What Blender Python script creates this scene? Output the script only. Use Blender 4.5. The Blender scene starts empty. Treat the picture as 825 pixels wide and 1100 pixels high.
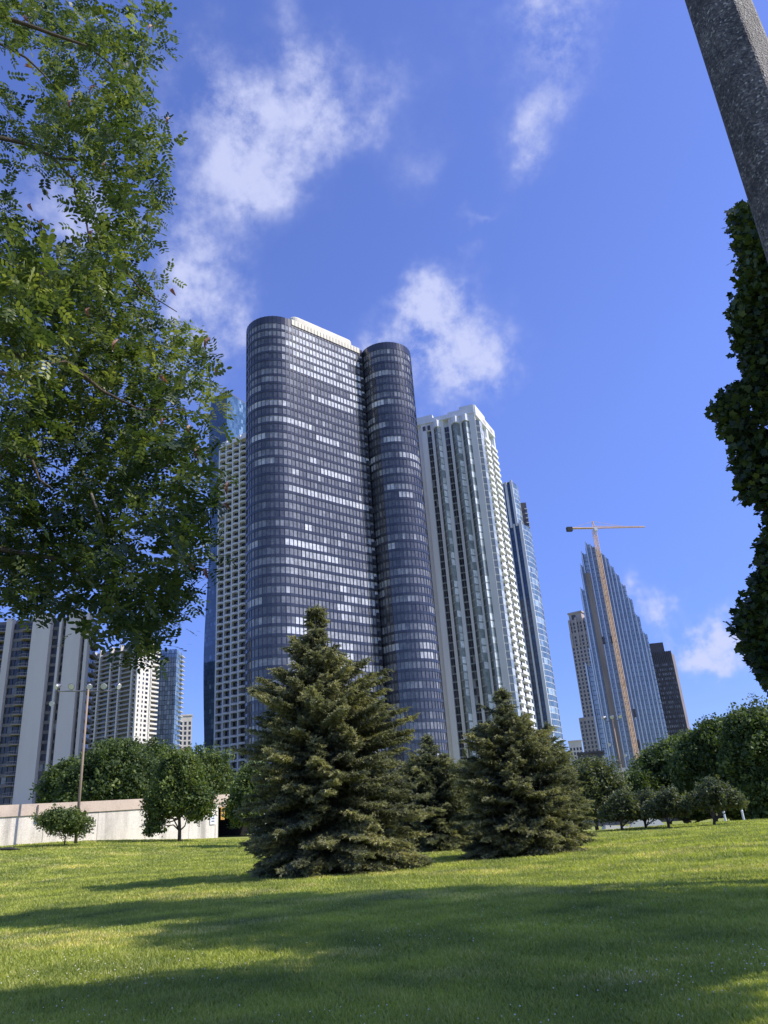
import bpy, math, random
import numpy as np
random.seed(7); RNG = np.random.default_rng(11)
R = math.radians; PI = math.pi
S = bpy.context.scene; COL = S.collection

# ------------------------------------------------------------------ camera geometry
F = 805.0; PITCH = R(22.59); ROLL = R(4.22); EYE = 1.6
sp, cp, sr, cr = math.sin(PITCH), math.cos(PITCH), math.sin(ROLL), math.cos(ROLL)
def ray(px, py):
    x = (px-412.5)/F; y = (550-py)/F
    a = x*cr+y*sr; u = -x*sr+y*cr
    return (a, cp-u*sp, sp+u*cp)
def P(px, py, D):
    v = ray(px, py); k = D/math.hypot(v[0], v[1])
    return (v[0]*k, v[1]*k, EYE+v[2]*k)
def AZ(az, D):
    return (D*math.sin(R(az)), D*math.cos(R(az)))
def projn(V):
    X, Y, Z = V[:, 0], V[:, 1], V[:, 2]-EYE
    d = Y*cp+Z*sp; u = -Y*sp+Z*cp
    d = np.where(d < .1, .1, d)
    x = (X*cr-u*sr)/d; y = (X*sr+u*cr)/d
    return 412.5+F*x, 550-F*y, d

def sst(t):
    t = np.clip(t, 0, 1); return t*t*(3-2*t)
def ground(x, y):
    x = np.asarray(x, float); y = np.asarray(y, float)
    d = np.hypot(x, y)
    tgt = 2.3+(-.25-2.3)*sst((x+42)/62)
    z = tgt*sst((d-33)/45)-1.6*sst((d-78)/18)*sst((x-5)/15)
    z = z+.05*np.sin(x*.21+y*.11)*sst((d-6)/10)+.03*np.sin(y*.5-x*.17)*sst((d-6)/10)
    return z*(1-.6*sst((d-110)/60))
def gz(x, y): return float(ground(x, y))

# ------------------------------------------------------------------ materials
def nt(name):
    m = bpy.data.materials.new(name); m.use_nodes = True
    n = m.node_tree.nodes; l = m.node_tree.links
    return m, n, l, n['Principled BSDF']
def node(n, t, **k):
    o = n.new(t)
    for a, b in k.items():
        if a.startswith('i_'): o.inputs[a[2:].replace('_', ' ')].default_value = b
        else: setattr(o, a, b)
    return o
def ramp(n, pts):
    r = n.new('ShaderNodeValToRGB'); e = r.color_ramp.elements
    while len(e) < len(pts): e.new(.5)
    for i, (p, c) in enumerate(pts):
        e[i].position = p; e[i].color = (*c, 1)
    return r
def mat(name, col, rough=.8, scale=.3, var=.12, metal=0., bump=0., spec=.3, streak=False, fine=0.):
    """plain surface with large soiling noise and optional vertical streaks"""
    m, n, l, b = nt(name)
    tc = n.new('ShaderNodeTexCoord'); mp = n.new('ShaderNodeMapping')
    l.new(tc.outputs['Object'], mp.inputs[0])
    mp.inputs['Scale'].default_value = (1, 1, .12 if streak else 1)
    nz = node(n, 'ShaderNodeTexNoise'); nz.inputs['Scale'].default_value = scale; nz.inputs['Detail'].default_value = 6
    nz.inputs['Roughness'].default_value = .65
    l.new(mp.outputs[0], nz.inputs['Vector'])
    lo = tuple(c*(1-var*1.6) for c in col); hi = tuple(min(1, c*(1+var)) for c in col)
    r = ramp(n, [(.3, lo), (.5, col), (.72, hi)])
    l.new(nz.outputs['Fac'], r.inputs[0]); out = r.outputs[0]
    if fine:
        n2 = node(n, 'ShaderNodeTexNoise'); n2.inputs['Scale'].default_value = scale*18; n2.inputs['Detail'].default_value = 3
        l.new(tc.outputs['Object'], n2.inputs['Vector'])
        r2 = ramp(n, [(.35, (1-fine,)*3), (.65, (1+fine*.5,)*3)]); l.new(n2.outputs['Fac'], r2.inputs[0])
        mx = node(n, 'ShaderNodeMix', data_type='RGBA', blend_type='MULTIPLY'); mx.inputs[0].default_value = 1
        l.new(out, mx.inputs[6]); l.new(r2.outputs[0], mx.inputs[7]); out = mx.outputs[2]
    l.new(out, b.inputs['Base Color'])
    b.inputs['Roughness'].default_value = rough; b.inputs['Metallic'].default_value = metal
    b.inputs['Specular IOR Level'].default_value = spec
    if bump:
        bp = n.new('ShaderNodeBump'); bp.inputs['Strength'].default_value = bump; bp.inputs['Distance'].default_value = .05
        n3 = node(n, 'ShaderNodeTexNoise'); n3.inputs['Scale'].default_value = scale*20; n3.inputs['Detail'].default_value = 4
        l.new(tc.outputs['Object'], n3.inputs['Vector'])
        l.new(n3.outputs['Fac'], bp.inputs['Height']); l.new(bp.outputs[0], b.inputs['Normal'])
    return m
def pane_mat(name, pts, rough=.12, spec=.6, wob=.02, metal=0., coat=0.):
    """window panes: the 'tone' of every pane says how much blind / curtain it shows"""
    m, n, l, b = nt(name)
    at = node(n, 'ShaderNodeAttribute', attribute_name='tone')
    r = ramp(n, pts); l.new(at.outputs['Fac'], r.inputs[0])
    tc = n.new('ShaderNodeTexCoord')
    nz = node(n, 'ShaderNodeTexNoise'); nz.inputs['Scale'].default_value = .9; nz.inputs['Detail'].default_value = 4
    l.new(tc.outputs['Object'], nz.inputs['Vector'])
    r2 = ramp(n, [(.3, (.7,)*3), (.7, (1.2,)*3)]); l.new(nz.outputs['Fac'], r2.inputs[0])
    mx = node(n, 'ShaderNodeMix', data_type='RGBA', blend_type='MULTIPLY'); mx.inputs[0].default_value = 1
    l.new(r.outputs[0], mx.inputs[6]); l.new(r2.outputs[0], mx.inputs[7])
    l.new(mx.outputs[2], b.inputs['Base Color'])
    b.inputs['Roughness'].default_value = rough; b.inputs['Specular IOR Level'].default_value = spec
    b.inputs['Metallic'].default_value = metal; b.inputs['Coat Weight'].default_value = coat
    b.inputs['Coat Roughness'].default_value = .03
    n2 = node(n, 'ShaderNodeTexNoise'); n2.inputs['Scale'].default_value = .45; n2.inputs['Detail'].default_value = 2
    l.new(tc.outputs['Object'], n2.inputs['Vector'])
    bp = n.new('ShaderNodeBump'); bp.inputs['Strength'].default_value = 1; bp.inputs['Distance'].default_value = wob
    l.new(n2.outputs['Fac'], bp.inputs['Height']); l.new(bp.outputs[0], b.inputs['Normal'])
    return m
def leaf_mat(name, dark, mid, light, trans=.25, rough=.5):
    m, n, l, b = nt(name)
    at = node(n, 'ShaderNodeAttribute', attribute_name='tone')
    r = ramp(n, [(0, dark), (.5, mid), (1, light)]); l.new(at.outputs['Fac'], r.inputs[0])
    tc = n.new('ShaderNodeTexCoord'); nz = node(n, 'ShaderNodeTexNoise'); nz.inputs['Scale'].default_value = .45; nz.inputs['Detail'].default_value = 4
    l.new(tc.outputs['Object'], nz.inputs['Vector'])
    r2 = ramp(n, [(.3, (.55, .6, .65)), (.7, (1.4, 1.3, 1.05))]); l.new(nz.outputs['Fac'], r2.inputs[0])
    mx = node(n, 'ShaderNodeMix', data_type='RGBA', blend_type='MULTIPLY'); mx.inputs[0].default_value = 1
    l.new(r.outputs[0], mx.inputs[6]); l.new(r2.outputs[0], mx.inputs[7])
    l.new(mx.outputs[2], b.inputs['Base Color'])
    b.inputs['Roughness'].default_value = rough; b.inputs['Specular IOR Level'].default_value = .35
    t = n.new('ShaderNodeBsdfTranslucent'); ms = n.new('ShaderNodeMixShader'); ms.inputs[0].default_value = trans
    g = node(n, 'ShaderNodeMix', data_type='RGBA', blend_type='MULTIPLY'); g.inputs[0].default_value = 1
    l.new(mx.outputs[2], g.inputs[6]); g.inputs[7].default_value = (1.5, 1.6, .6, 1)
    l.new(g.outputs[2], t.inputs['Color'])
    l.new(b.outputs[0], ms.inputs[1]); l.new(t.outputs[0], ms.inputs[2])
    l.new(ms.outputs[0], n['Material Output'].inputs['Surface'])
    return m

M = {}
M['spandrel_glass'] = mat('dark_spandrel_glass', (.040, .043, .058), .15, .3, .2, .0, spec=.7)
M['dark_frame'] = mat('dark_bronze_frame', (.030, .031, .042), .35, .3, .2, .0, spec=.5)
M['lobe_mullion'] = mat('glint_mullion', (.07, .07, .08), .35, .3, .2, .5, spec=.5)  # sun glint on the lobe mullions painted in as a lighter tone
M['cream'] = mat('cream_render', (.76, .70, .58), .7, .25, .08)
M['grid_conc'] = mat('pale_grid_concrete', (.72, .70, .68), .85, .2, .08, streak=True)
M['t3_conc'] = mat('pale_precast', (.70, .70, .69), .85, .15, .08, streak=True)
M['t3_white'] = mat('white_precast', (.74, .75, .77), .8, .15, .06)
M['fin_conc'] = mat('grey_fin_concrete', (.64, .58, .52), .85, .12, .07, streak=True)
M['apt_dark'] = mat('dark_apartment_wall', (.19, .175, .165), .8, .3, .2)  # dark base tone of apartment cores, spandrels and end block
M['apt_rail'] = mat('balcony_slab_edge', (.30, .27, .24), .8, .3, .15)
M['white_conc'] = mat('white_painted_concrete', (.74, .70, .62), .8, .2, .06)
M['grey_slab'] = mat('grey_balcony_slab', (.30, .29, .29), .8, .3, .1)
M['beige'] = mat('beige_stone', (.50, .43, .38), .85, .1, .1, streak=True)
M['black_panel'] = mat('dark_brown_panel', (.095, .088, .10), .5, .1, .2)  # lightened so that distance haze sits in the colour
M['brown_panel'] = mat('brown_panel', (.30, .25, .225), .7, .1, .25, streak=True)
M['steel_white'] = mat('white_metal', (.62, .62, .62), .4, .3, .05)
M['wall_conc'] = mat('weathered_wall_concrete', (.74, .68, .58), .9, .8, .26, bump=.2, streak=True, fine=.22)
M['cap_conc'] = mat('tan_cap_concrete', (.62, .50, .39), .9, .5, .12, fine=.1)
M['dark_void'] = mat('unlit_garage', (.012, .011, .010), .9, .5, .1)  # garage gloom painted in as near-black surfaces
M['bark'] = mat('grey_brown_bark', (.11, .085, .065), .95, 3., .35, bump=.6)
M['pale_bark'] = mat('pale_bark', (.24, .20, .16), .95, 4., .3, bump=.6)
M['wood_pole'] = mat('tan_pole', (.34, .255, .18), .7, .8, .1)
M['lamp_metal'] = mat('grey_lamp_metal', (.22, .22, .23), .35, 1., .1, .6)
M['orange_steel'] = mat('orange_crane_steel', (.72, .50, .33), .6, .2, .12)
M['pod'] = leaf_mat('dry_seed_pod', (.16, .06, .045), (.30, .14, .10), (.45, .25, .17), .15)
M['yellow_sign'] = mat('orange_paint', (.62, .33, .07), .6, 1., .05)
M['white_sign'] = mat('white_paint', (.75, .76, .78), .6, 1., .05)
M['asphalt'] = mat('asphalt', (.05, .05, .052), .9, .6, .15)
M['clover_white'] = mat('clover_white', (.82, .76, .62), .9, 1., .05)
M['canopy_white'] = mat('white_fabric', (.7, .7, .68), .7, .5, .05)

M['hp_pane'] = pane_mat('bronze_tower_glass', [(0, (.030, .032, .040)), (.35, (.135, .138, .152)), (.6, (.27, .275, .29)), (1, (.70, .70, .72))], .10, .7, .012)
M['dark_pane'] = pane_mat('dark_window_glass', [(0, (.020, .022, .028)), (.6, (.07, .072, .08)), (1, (.30, .30, .30))], .10, .6, .01)
M['green_pane'] = pane_mat('greenish_bay_glass', [(0, (.07, .085, .085)), (.5, (.28, .32, .31)), (1, (.80, .83, .80))], .10, .8, .012)
M['blue_pane'] = pane_mat('blue_curtain_glass', [(0, (.05, .08, .14)), (.5, (.12, .19, .30)), (1, (.32, .42, .56))], .08, .9, .02, .25)
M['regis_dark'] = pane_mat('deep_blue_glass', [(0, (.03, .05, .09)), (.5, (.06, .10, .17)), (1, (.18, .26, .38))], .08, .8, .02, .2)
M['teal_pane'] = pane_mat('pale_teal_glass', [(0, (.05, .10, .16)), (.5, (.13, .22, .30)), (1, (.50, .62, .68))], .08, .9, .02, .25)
M['regis_lit'] = pane_mat('sunlit_deep_blue_glass', [(0, (.03, .06, .12)), (.5, (.06, .13, .26)), (1, (.22, .34, .50))], .25, .35, .01)  # same glass with sunlight painted in as brighter blue
M['step_pane'] = pane_mat('stepped_tower_glass', [(0, (.16, .19, .24)), (.5, (.38, .43, .49)), (1, (.62, .68, .74))], .12, .9, .02, .25)

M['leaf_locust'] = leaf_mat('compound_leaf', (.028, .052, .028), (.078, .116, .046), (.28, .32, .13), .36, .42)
M['leaf_maple'] = leaf_mat('broad_leaf', (.016, .032, .016), (.052, .085, .034), (.16, .20, .065), .25, .5)
M['leaf_dark'] = leaf_mat('dark_tree_leaf', (.034, .060, .024), (.090, .135, .048), (.20, .25, .085), .3, .6)
M['leaf_mid'] = leaf_mat('mid_tree_leaf', (.048, .085, .032), (.13, .18, .058), (.26, .31, .10), .3, .6)
M['leaf_grey'] = leaf_mat('greyish_tree_leaf', (.060, .078, .045), (.125, .150, .080), (.22, .24, .12), .3, .6)
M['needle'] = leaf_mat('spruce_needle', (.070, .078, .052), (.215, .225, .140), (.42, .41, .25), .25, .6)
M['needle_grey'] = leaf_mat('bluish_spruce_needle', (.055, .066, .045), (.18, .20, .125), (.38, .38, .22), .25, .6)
M['blade'] = leaf_mat('grass_blade', (.20, .25, .070), (.39, .44, .110), (.72, .62, .30), .36, .6)

def pole_mat():
    m, n, l, b = nt('exposed_aggregate')
    tc = n.new('ShaderNodeTexCoord')
    v = node(n, 'ShaderNodeTexVoronoi'); v.inputs['Scale'].default_value = 105
    l.new(tc.outputs['Object'], v.inputs['Vector'])
    sep = n.new('ShaderNodeSeparateColor'); l.new(v.outputs['Color'], sep.inputs[0])
    r = ramp(n, [(0, (.05, .044, .042)), (.5, (.11, .098, .09)), (.85, (.17, .15, .14)), (.97, (.27, .25, .23)), (1, (.50, .47, .44))])
    l.new(sep.outputs[0], r.inputs[0])
    nz = node(n, 'ShaderNodeTexNoise'); nz.inputs['Scale'].default_value = 9; nz.inputs['Detail'].default_value = 8
    l.new(tc.outputs['Object'], nz.inputs['Vector'])
    r2 = ramp(n, [(.35, (.55,)*3), (.7, (1.25,)*3)]); l.new(nz.outputs['Fac'], r2.inputs[0])
    mx = node(n, 'ShaderNodeMix', data_type='RGBA', blend_type='MULTIPLY'); mx.inputs[0].default_value = 1
    l.new(r.outputs[0], mx.inputs[6]); l.new(r2.outputs[0], mx.inputs[7]); l.new(mx.outputs[2], b.inputs['Base Color'])
    bp = n.new('ShaderNodeBump'); bp.inputs['Strength'].default_value = .7; bp.inputs['Distance'].default_value = .004
    l.new(v.outputs['Distance'], bp.inputs['Height']); l.new(bp.outputs[0], b.inputs['Normal'])
    b.inputs['Roughness'].default_value = .75
    return m
M['aggregate'] = pole_mat()

def lawn_mat():
    m, n, l, b = nt('mown_grass')
    tc = n.new('ShaderNodeTexCoord')
    def nz(s, d, sc=(1, 1, 1)):
        mp = n.new('ShaderNodeMapping'); mp.inputs['Scale'].default_value = sc; l.new(tc.outputs['Object'], mp.inputs[0])
        q = node(n, 'ShaderNodeTexNoise'); q.inputs['Scale'].default_value = s; q.inputs['Detail'].default_value = d
        q.inputs['Roughness'].default_value = .62
        l.new(mp.outputs[0], q.inputs['Vector']); return q.outputs['Fac']
    a = ramp(n, [(.25, (.18, .22, .060)), (.5, (.30, .34, .085)), (.75, (.44, .44, .14))]); l.new(nz(1.6, 9), a.inputs[0])
    straw = ramp(n, [(.56, (0, 0, 0)), (.68, (1, 1, 1))]); l.new(nz(.16, 5, (.6, 1.5, 1)), straw.inputs[0])
    br = ramp(n, [(.42, (0, 0, 0)), (.62, (1, 1, 1))]); l.new(nz(5, 6), br.inputs[0])
    mu = node(n, 'ShaderNodeMath', operation='MULTIPLY'); l.new(straw.outputs[0], mu.inputs[0]); l.new(br.outputs[0], mu.inputs[1])
    mx = node(n, 'ShaderNodeMix', data_type='RGBA'); l.new(mu.outputs[0], mx.inputs[0]); l.new(a.outputs[0], mx.inputs[6])
    mx.inputs[7].default_value = (.66, .56, .32, 1)
    f = ramp(n, [(.3, (.55,)*3), (.7, (1.3,)*3)]); l.new(nz(26, 5), f.inputs[0])
    m2 = node(n, 'ShaderNodeMix', data_type='RGBA', blend_type='MULTIPLY'); m2.inputs[0].default_value = 1
    l.new(mx.outputs[2], m2.inputs[6]); l.new(f.outputs[0], m2.inputs[7]); l.new(m2.outputs[2], b.inputs['Base Color'])
    bp = n.new('ShaderNodeBump'); bp.inputs['Strength'].default_value = .8; bp.inputs['Distance'].default_value = .06
    l.new(nz(14, 6), bp.inputs['Height']); l.new(bp.outputs[0], b.inputs['Normal'])
    b.inputs['Roughness'].default_value = .9; b.inputs['Specular IOR Level'].default_value = .15
    return m
M['lawn'] = lawn_mat()

# ------------------------------------------------------------------ object helpers
def link(o, parent=None):
    COL.objects.link(o)
    if parent: o.parent = parent
    return o
def tag(o, label=None, cat=None, group=None, kind=None):
    if label: o['label'] = label
    if cat: o['category'] = cat
    if group: o['group'] = group
    if kind: o['kind'] = kind
    return o
def thing(name, label, cat, group=None, loc=(0, 0, 0)):
    return tag(link(bpy.data.objects.new(name, None)), label, cat, group) if loc == (0, 0, 0) else _thing(name, label, cat, group, loc)
def _thing(name, label, cat, group, loc):
    o = bpy.data.objects.new(name, None); o.location = loc
    return tag(link(o), label, cat, group)

class MB:
    def __init__(s): s.v = []; s.f = []; s.t = []
    def poly(s, pts, tone=.5):
        b = len(s.v); s.v += [tuple(p) for p in pts]; s.f.append(tuple(range(b, b+len(pts)))); s.t.append(tone)
    def hexa(s, c, tone=.5):
        """8 corners: bottom 4 ccw, top 4 ccw"""
        b = len(s.v); s.v += [tuple(p) for p in c]
        for q in ((3, 2, 1, 0), (4, 5, 6, 7), (0, 1, 5, 4), (1, 2, 6, 5), (2, 3, 7, 6), (3, 0, 4, 7)):
            s.f.append(tuple(b+i for i in q)); s.t.append(tone)
    def box(s, x0, x1, y0, y1, z0, z1, tone=.5):
        s.hexa([(x0, y0, z0), (x1, y0, z0), (x1, y1, z0), (x0, y1, z0), (x0, y0, z1), (x1, y0, z1), (x1, y1, z1), (x0, y1, z1)], tone)
    def prism(s, pts, z0, z1, tone=.5, cap=True):
        n = len(pts); b = len(s.v)
        s.v += [(x, y, z0) for x, y in pts]+[(x, y, z1) for x, y in pts]
        for i in range(n):
            j = (i+1) % n; s.f.append((b+i, b+j, b+n+j, b+n+i)); s.t.append(tone)
        if cap:
            s.f.append(tuple(range(b+n, b+2*n))); s.t.append(tone)
            s.f.append(tuple(reversed(range(b, b+n)))); s.t.append(tone)
    def tube(s, path, rad, n=8, tone=.5, caps=True):
        path = [np.array(p, float) for p in path]; rings = []
        for i, p in enumerate(path):
            d = path[min(i+1, len(path)-1)]-path[max(i-1, 0)]; d /= max(1e-9, np.linalg.norm(d))
            a = np.cross(d, (0, 0, 1.) if abs(d[2]) < .9 else (1., 0, 0)); a /= np.linalg.norm(a); c = np.cross(d, a)
            r = rad[i] if hasattr(rad, '__len__') else rad
            b = len(s.v); rings.append(b)
            for k in range(n):
                t = 2*PI*k/n; s.v.append(tuple(p+r*(a*math.cos(t)+c*math.sin(t))))
        for i in range(len(path)-1):
            for k in range(n):
                j = (k+1) % n
                s.f.append((rings[i]+k, rings[i]+j, rings[i+1]+j, rings[i+1]+k)); s.t.append(tone)
        if caps:
            s.f.append(tuple(rings[0]+k for k in reversed(range(n)))); s.t.append(tone)
            s.f.append(tuple(rings[-1]+k for k in range(n))); s.t.append(tone)
    def build(s, name, m, parent=None, smooth=False, kind=None):
        me = bpy.data.meshes.new(name); me.from_pydata(s.v, [], s.f); me.materials.append(m)
        a = me.attributes.new('tone', 'FLOAT', 'FACE'); a.data.foreach_set('value', s.t)
        if smooth:
            me.polygons.foreach_set('use_smooth', [True]*len(me.polygons))
        me.update()
        o = bpy.data.objects.new(name, me)
        if kind: o['kind'] = kind
        return link(o, parent)
def many(parent, name, items, m, cap=96):
    """items: one MB per countable part; the nearest stay single, the rest become one stuff part"""
    def dist(mb):
        p = np.mean(np.array(mb.v), 0); return np.linalg.norm(p-np.array((0, 0, EYE)))
    items = sorted(items, key=dist)
    for mb in items[:cap]: mb.build(name, m, parent)
    rest = items[cap:]
    if rest:
        a = MB()
        for mb in rest:
            b = len(a.v); a.v += mb.v; a.f += [tuple(b+i for i in f) for f in mb.f]; a.t += mb.t
        a.build(name, m, parent, kind='stuff')
class Wall:
    """vertical plane from plan point A towards B; off is outwards (camera side)"""
    def __init__(s, A, B):
        s.A = np.array(A[:2], float); d = np.array(B[:2], float)-s.A; s.L = float(np.linalg.norm(d)); s.d = d/s.L
        n = np.array((s.d[1], -s.d[0])); mid = s.A+s.d*s.L/2
        if n @ (-mid) < 0: n = -n
        s.n = n
    def p(s, u, z, off=0.):
        q = s.A+s.d*u+s.n*off; return (q[0], q[1], z)
    def xy(s, u, off=0.): return s.p(u, 0, off)[:2]
    def box(s, mb, u0, u1, z0, z1, o0, o1, tone=.5):
        c = [s.p(u0, z0, o1), s.p(u1, z0, o1), s.p(u1, z0, o0), s.p(u0, z0, o0), s.p(u0, z1, o1), s.p(u1, z1, o1), s.p(u1, z1, o0), s.p(u0, z1, o0)]
        mb.hexa(c, tone); return mb
    def one(s, *a, tone=.5): return s.box(MB(), *a, tone=tone)
    def pane(s, u0, u1, z0, z1, off=0., tone=.5, off1=None):
        o1 = off if off1 is None else off1
        mb = MB(); mb.poly([s.p(u0, z0, off), s.p(u1, z0, o1), s.p(u1, z1, o1), s.p(u0, z1, off)], tone); return mb
def merge(ms):
    a = MB()
    for mb in ms:
        b = len(a.v); a.v += mb.v; a.f += [tuple(b+i for i in f) for f in mb.f]; a.t += mb.t
    return a
rnd = random.random
def tone_rand(p=.2): return min(1, max(0, (random.gauss(.75, .15) if rnd() < p else random.gauss(.25, .12))))

# ------------------------------------------------------------------ world, sun, camera
def build_world():
    w = bpy.data.worlds.new('World'); S.world = w; w.use_nodes = True
    n = w.node_tree.nodes; l = w.node_tree.links; bg = n['Background']
    sky = n.new('ShaderNodeTexSky'); sky.sky_type = 'NISHITA'; sky.sun_disc = False
    sky.sun_elevation = R(SUN_EL); sky.sun_rotation = R(SUN_AZ); sky.air_density = 1.0; sky.dust_density = .4; sky.ozone_density = 2.2; sky.altitude = 100
    def mth(op, a, b=None, c=None):
        q = node(n, 'ShaderNodeMath', operation=op)
        for i, v in enumerate((a, b, c)):
            if v is None: continue
            if isinstance(v, (int, float)): q.inputs[i].default_value = v
            else: l.new(v, q.inputs[i])
        return q.outputs[0]
    tint = node(n, 'ShaderNodeMix', data_type='RGBA', blend_type='MULTIPLY'); tint.inputs[0].default_value = 1
    l.new(sky.outputs[0], tint.inputs[6]); tint.inputs[7].default_value = (*SKY_TINT, 1)
    tc = n.new('ShaderNodeTexCoord'); sx = n.new('ShaderNodeSeparateXYZ'); l.new(tc.outputs['Generated'], sx.inputs[0])
    def noise(scale, det, rough, seed):
        mp = n.new('ShaderNodeMapping'); l.new(tc.outputs['Generated'], mp.inputs[0]); mp.inputs['Location'].default_value = (seed, seed*.7, 0)
        q = node(n, 'ShaderNodeTexNoise'); q.inputs['Scale'].default_value = scale; q.inputs['Detail'].default_value = det; q.inputs['Roughness'].default_value = rough
        l.new(mp.outputs[0], q.inputs['Vector']); return q.outputs['Fac']
    low = node(n, 'ShaderNodeMix', data_type='RGBA', blend_type='MULTIPLY'); lf = node(n, 'ShaderNodeMapRange', interpolation_type='SMOOTHSTEP'); l.new(sx.outputs[2], lf.inputs[0])
    lf.inputs[1].default_value = .0; lf.inputs[2].default_value = .55; lf.inputs[3].default_value = 1; lf.inputs[4].default_value = 0
    l.new(lf.outputs[0], low.inputs[0]); l.new(tint.outputs[2], low.inputs[6]); low.inputs[7].default_value = (.52, .62, .74, 1)
    w1 = noise(5, 5, .6, 3.1); w2 = noise(5, 5, .6, 9.4)
    az = mth('ADD', mth('ARCTAN2', sx.outputs[0], sx.outputs[1]), mth('MULTIPLY', mth('SUBTRACT', w1, .5), .34))
    el = mth('ADD', mth('ARCSINE', sx.outputs[2]), mth('MULTIPLY', mth('SUBTRACT', w2, .5), .34))
    tot = None
    for (px, py, rx, ry, rot, amp) in CLOUDS:
        v = ray(px, py); a0 = math.atan2(v[0], v[1]); e0 = math.atan2(v[2], math.hypot(v[0], v[1]))
        ca, sa = math.cos(R(rot)), math.sin(R(rot))
        dx = mth('MULTIPLY', mth('SUBTRACT', az, a0), math.cos(e0)); dy = mth('SUBTRACT', el, e0)
        u = mth('MULTIPLY', mth('ADD', mth('MULTIPLY', dx, ca), mth('MULTIPLY', dy, sa)), F/rx)
        q = mth('MULTIPLY', mth('SUBTRACT', mth('MULTIPLY', dy, ca), mth('MULTIPLY', dx, sa)), F/ry)
        d = mth('ADD', mth('MULTIPLY', u, u), mth('MULTIPLY', q, q))
        g = mth('MULTIPLY', mth('EXPONENT', mth('MULTIPLY', d, -1.1)), amp)
        tot = g if tot is None else mth('ADD', tot, g)
    fb = noise(9, 10, .62, 1.7); f2 = noise(30, 8, .65, 5.2)
    tex = mth('ADD', mth('MULTIPLY', mth('SUBTRACT', fb, .5), 2.6), mth('MULTIPLY', mth('SUBTRACT', f2, .5), .7))
    val = mth('MULTIPLY', tot, mth('ADD', mth('MULTIPLY', tex, 1.7), .66))
    mr = node(n, 'ShaderNodeMapRange', interpolation_type='SMOOTHSTEP'); l.new(val, mr.inputs[0])
    mr.inputs[1].default_value = .0; mr.inputs[2].default_value = 1.6; mr.inputs[3].default_value = 0; mr.inputs[4].default_value = .86
    mx = node(n, 'ShaderNodeMix', data_type='RGBA'); l.new(mr.outputs[0], mx.inputs[0]); l.new(low.outputs[2], mx.inputs[6])
    mx.inputs[7].default_value = tuple(c/SKY_STR for c in CLOUD_COL)+(1,)
    l.new(mx.outputs[2], bg.inputs['Color']); bg.inputs['Strength'].default_value = SKY_STR
SUN_AZ, SUN_EL = 100., 46.
SKY_STR = .15; SKY_TINT = (1.00, 1.03, 1.66); CLOUD_COL = (.66, .71, 1.0)
CLOUDS = [(290, 120, 90, 50, 10, .95), (350, 90, 60, 40, 30, .6), (235, 170, 60, 70, -10, .7), (200, 270, 30, 85, 15, .8), (60, 225, 70, 35, 0, .9),
          (232, 350, 30, 60, 20, .6), (420, 105, 50, 30, 20, .35), (330, 20, 30, 60, 10, .6), (180, 330, 40, 60, 20, .7), (440, 190, 40, 30, 30, .35), (605, 60, 50, 75, -20, .75), (590, 10, 55, 30, 0, .7), (572, 145, 28, 40, -25, .7),
          (480, 365, 62, 48, 10, 1.3), (460, 340, 45, 30, 30, .6), (440, 405, 45, 35, 0, .8), (425, 350, 35, 25, 10, .7), (525, 350, 35, 35, 0, .6), (522, 240, 28, 10, 15, .4),
          (693, 636, 20, 28, 0, 1.7), (738, 684, 40, 22, 8, 1.9), (778, 668, 34, 18, 20, 1.4), (815, 640, 18, 22, 0, .6), (120, 690, 40, 16, 0, .3), (520, 290, 40, 14, 0, .15)]
build_world()
sd = bpy.data.lights.new('sun_light', 'SUN'); sd.energy = 5.0; sd.angle = R(.53); sd.color = (1, .94, .84)
so = link(bpy.data.objects.new('sun_light', sd))
so.rotation_euler = (R(90-SUN_EL), 0, R(180-SUN_AZ))     # light comes from azimuth SUN_AZ (clockwise from +Y)
cd = bpy.data.cameras.new('camera'); cam = link(bpy.data.objects.new('camera', cd)); S.camera = cam
cd.sensor_fit = 'HORIZONTAL'; cd.sensor_width = 36; cd.lens = 36*F/825; cd.clip_end = 12000; cd.clip_start = .05
from mathutils import Matrix, Vector
Fw = Vector((0, cp, sp)); U0 = Vector((0, -sp, cp)); R0 = Vector((1, 0, 0))
Xc = R0*cr-U0*sr; Yc = R0*sr+U0*cr
mw = Matrix((Xc, Yc, -Fw)).transposed().to_4x4(); mw.translation = (0, 0, EYE); cam.matrix_world = mw
S.view_settings.view_transform = 'Standard'; S.view_settings.look = 'None'; S.view_settings.exposure = 0; S.view_settings.gamma = 1
S.cycles.max_bounces = 6; S.cycles.transparent_max_bounces = 4

# ------------------------------------------------------------------ ground
def build_ground():
    rs = np.concatenate([np.linspace(0, 6, 4)[1:], np.linspace(7, 120, 120), np.geomspace(135, 6000, 24)]); na = 180
    v = [(0, 0, gz(0, 0))]; f = []
    for r in rs:
        for k in range(na):
            t = 2*PI*k/na; x, y = r*math.sin(t), r*math.cos(t); v.append((x, y, gz(x, y)))
    for k in range(na): f.append((0, 1+(k+1) % na, 1+k))
    for i in range(len(rs)-1):
        for k in range(na):
            a = 1+i*na+k; b = 1+i*na+(k+1) % na; f.append((a, b, b+na, a+na))
    mb = MB(); mb.v = v; mb.f = [tuple(reversed(q)) for q in f]; mb.t = [.5]*len(f)
    o = mb.build('lawn_ground', M['lawn'], smooth=True); tag(o, kind='structure')
build_ground()

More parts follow.
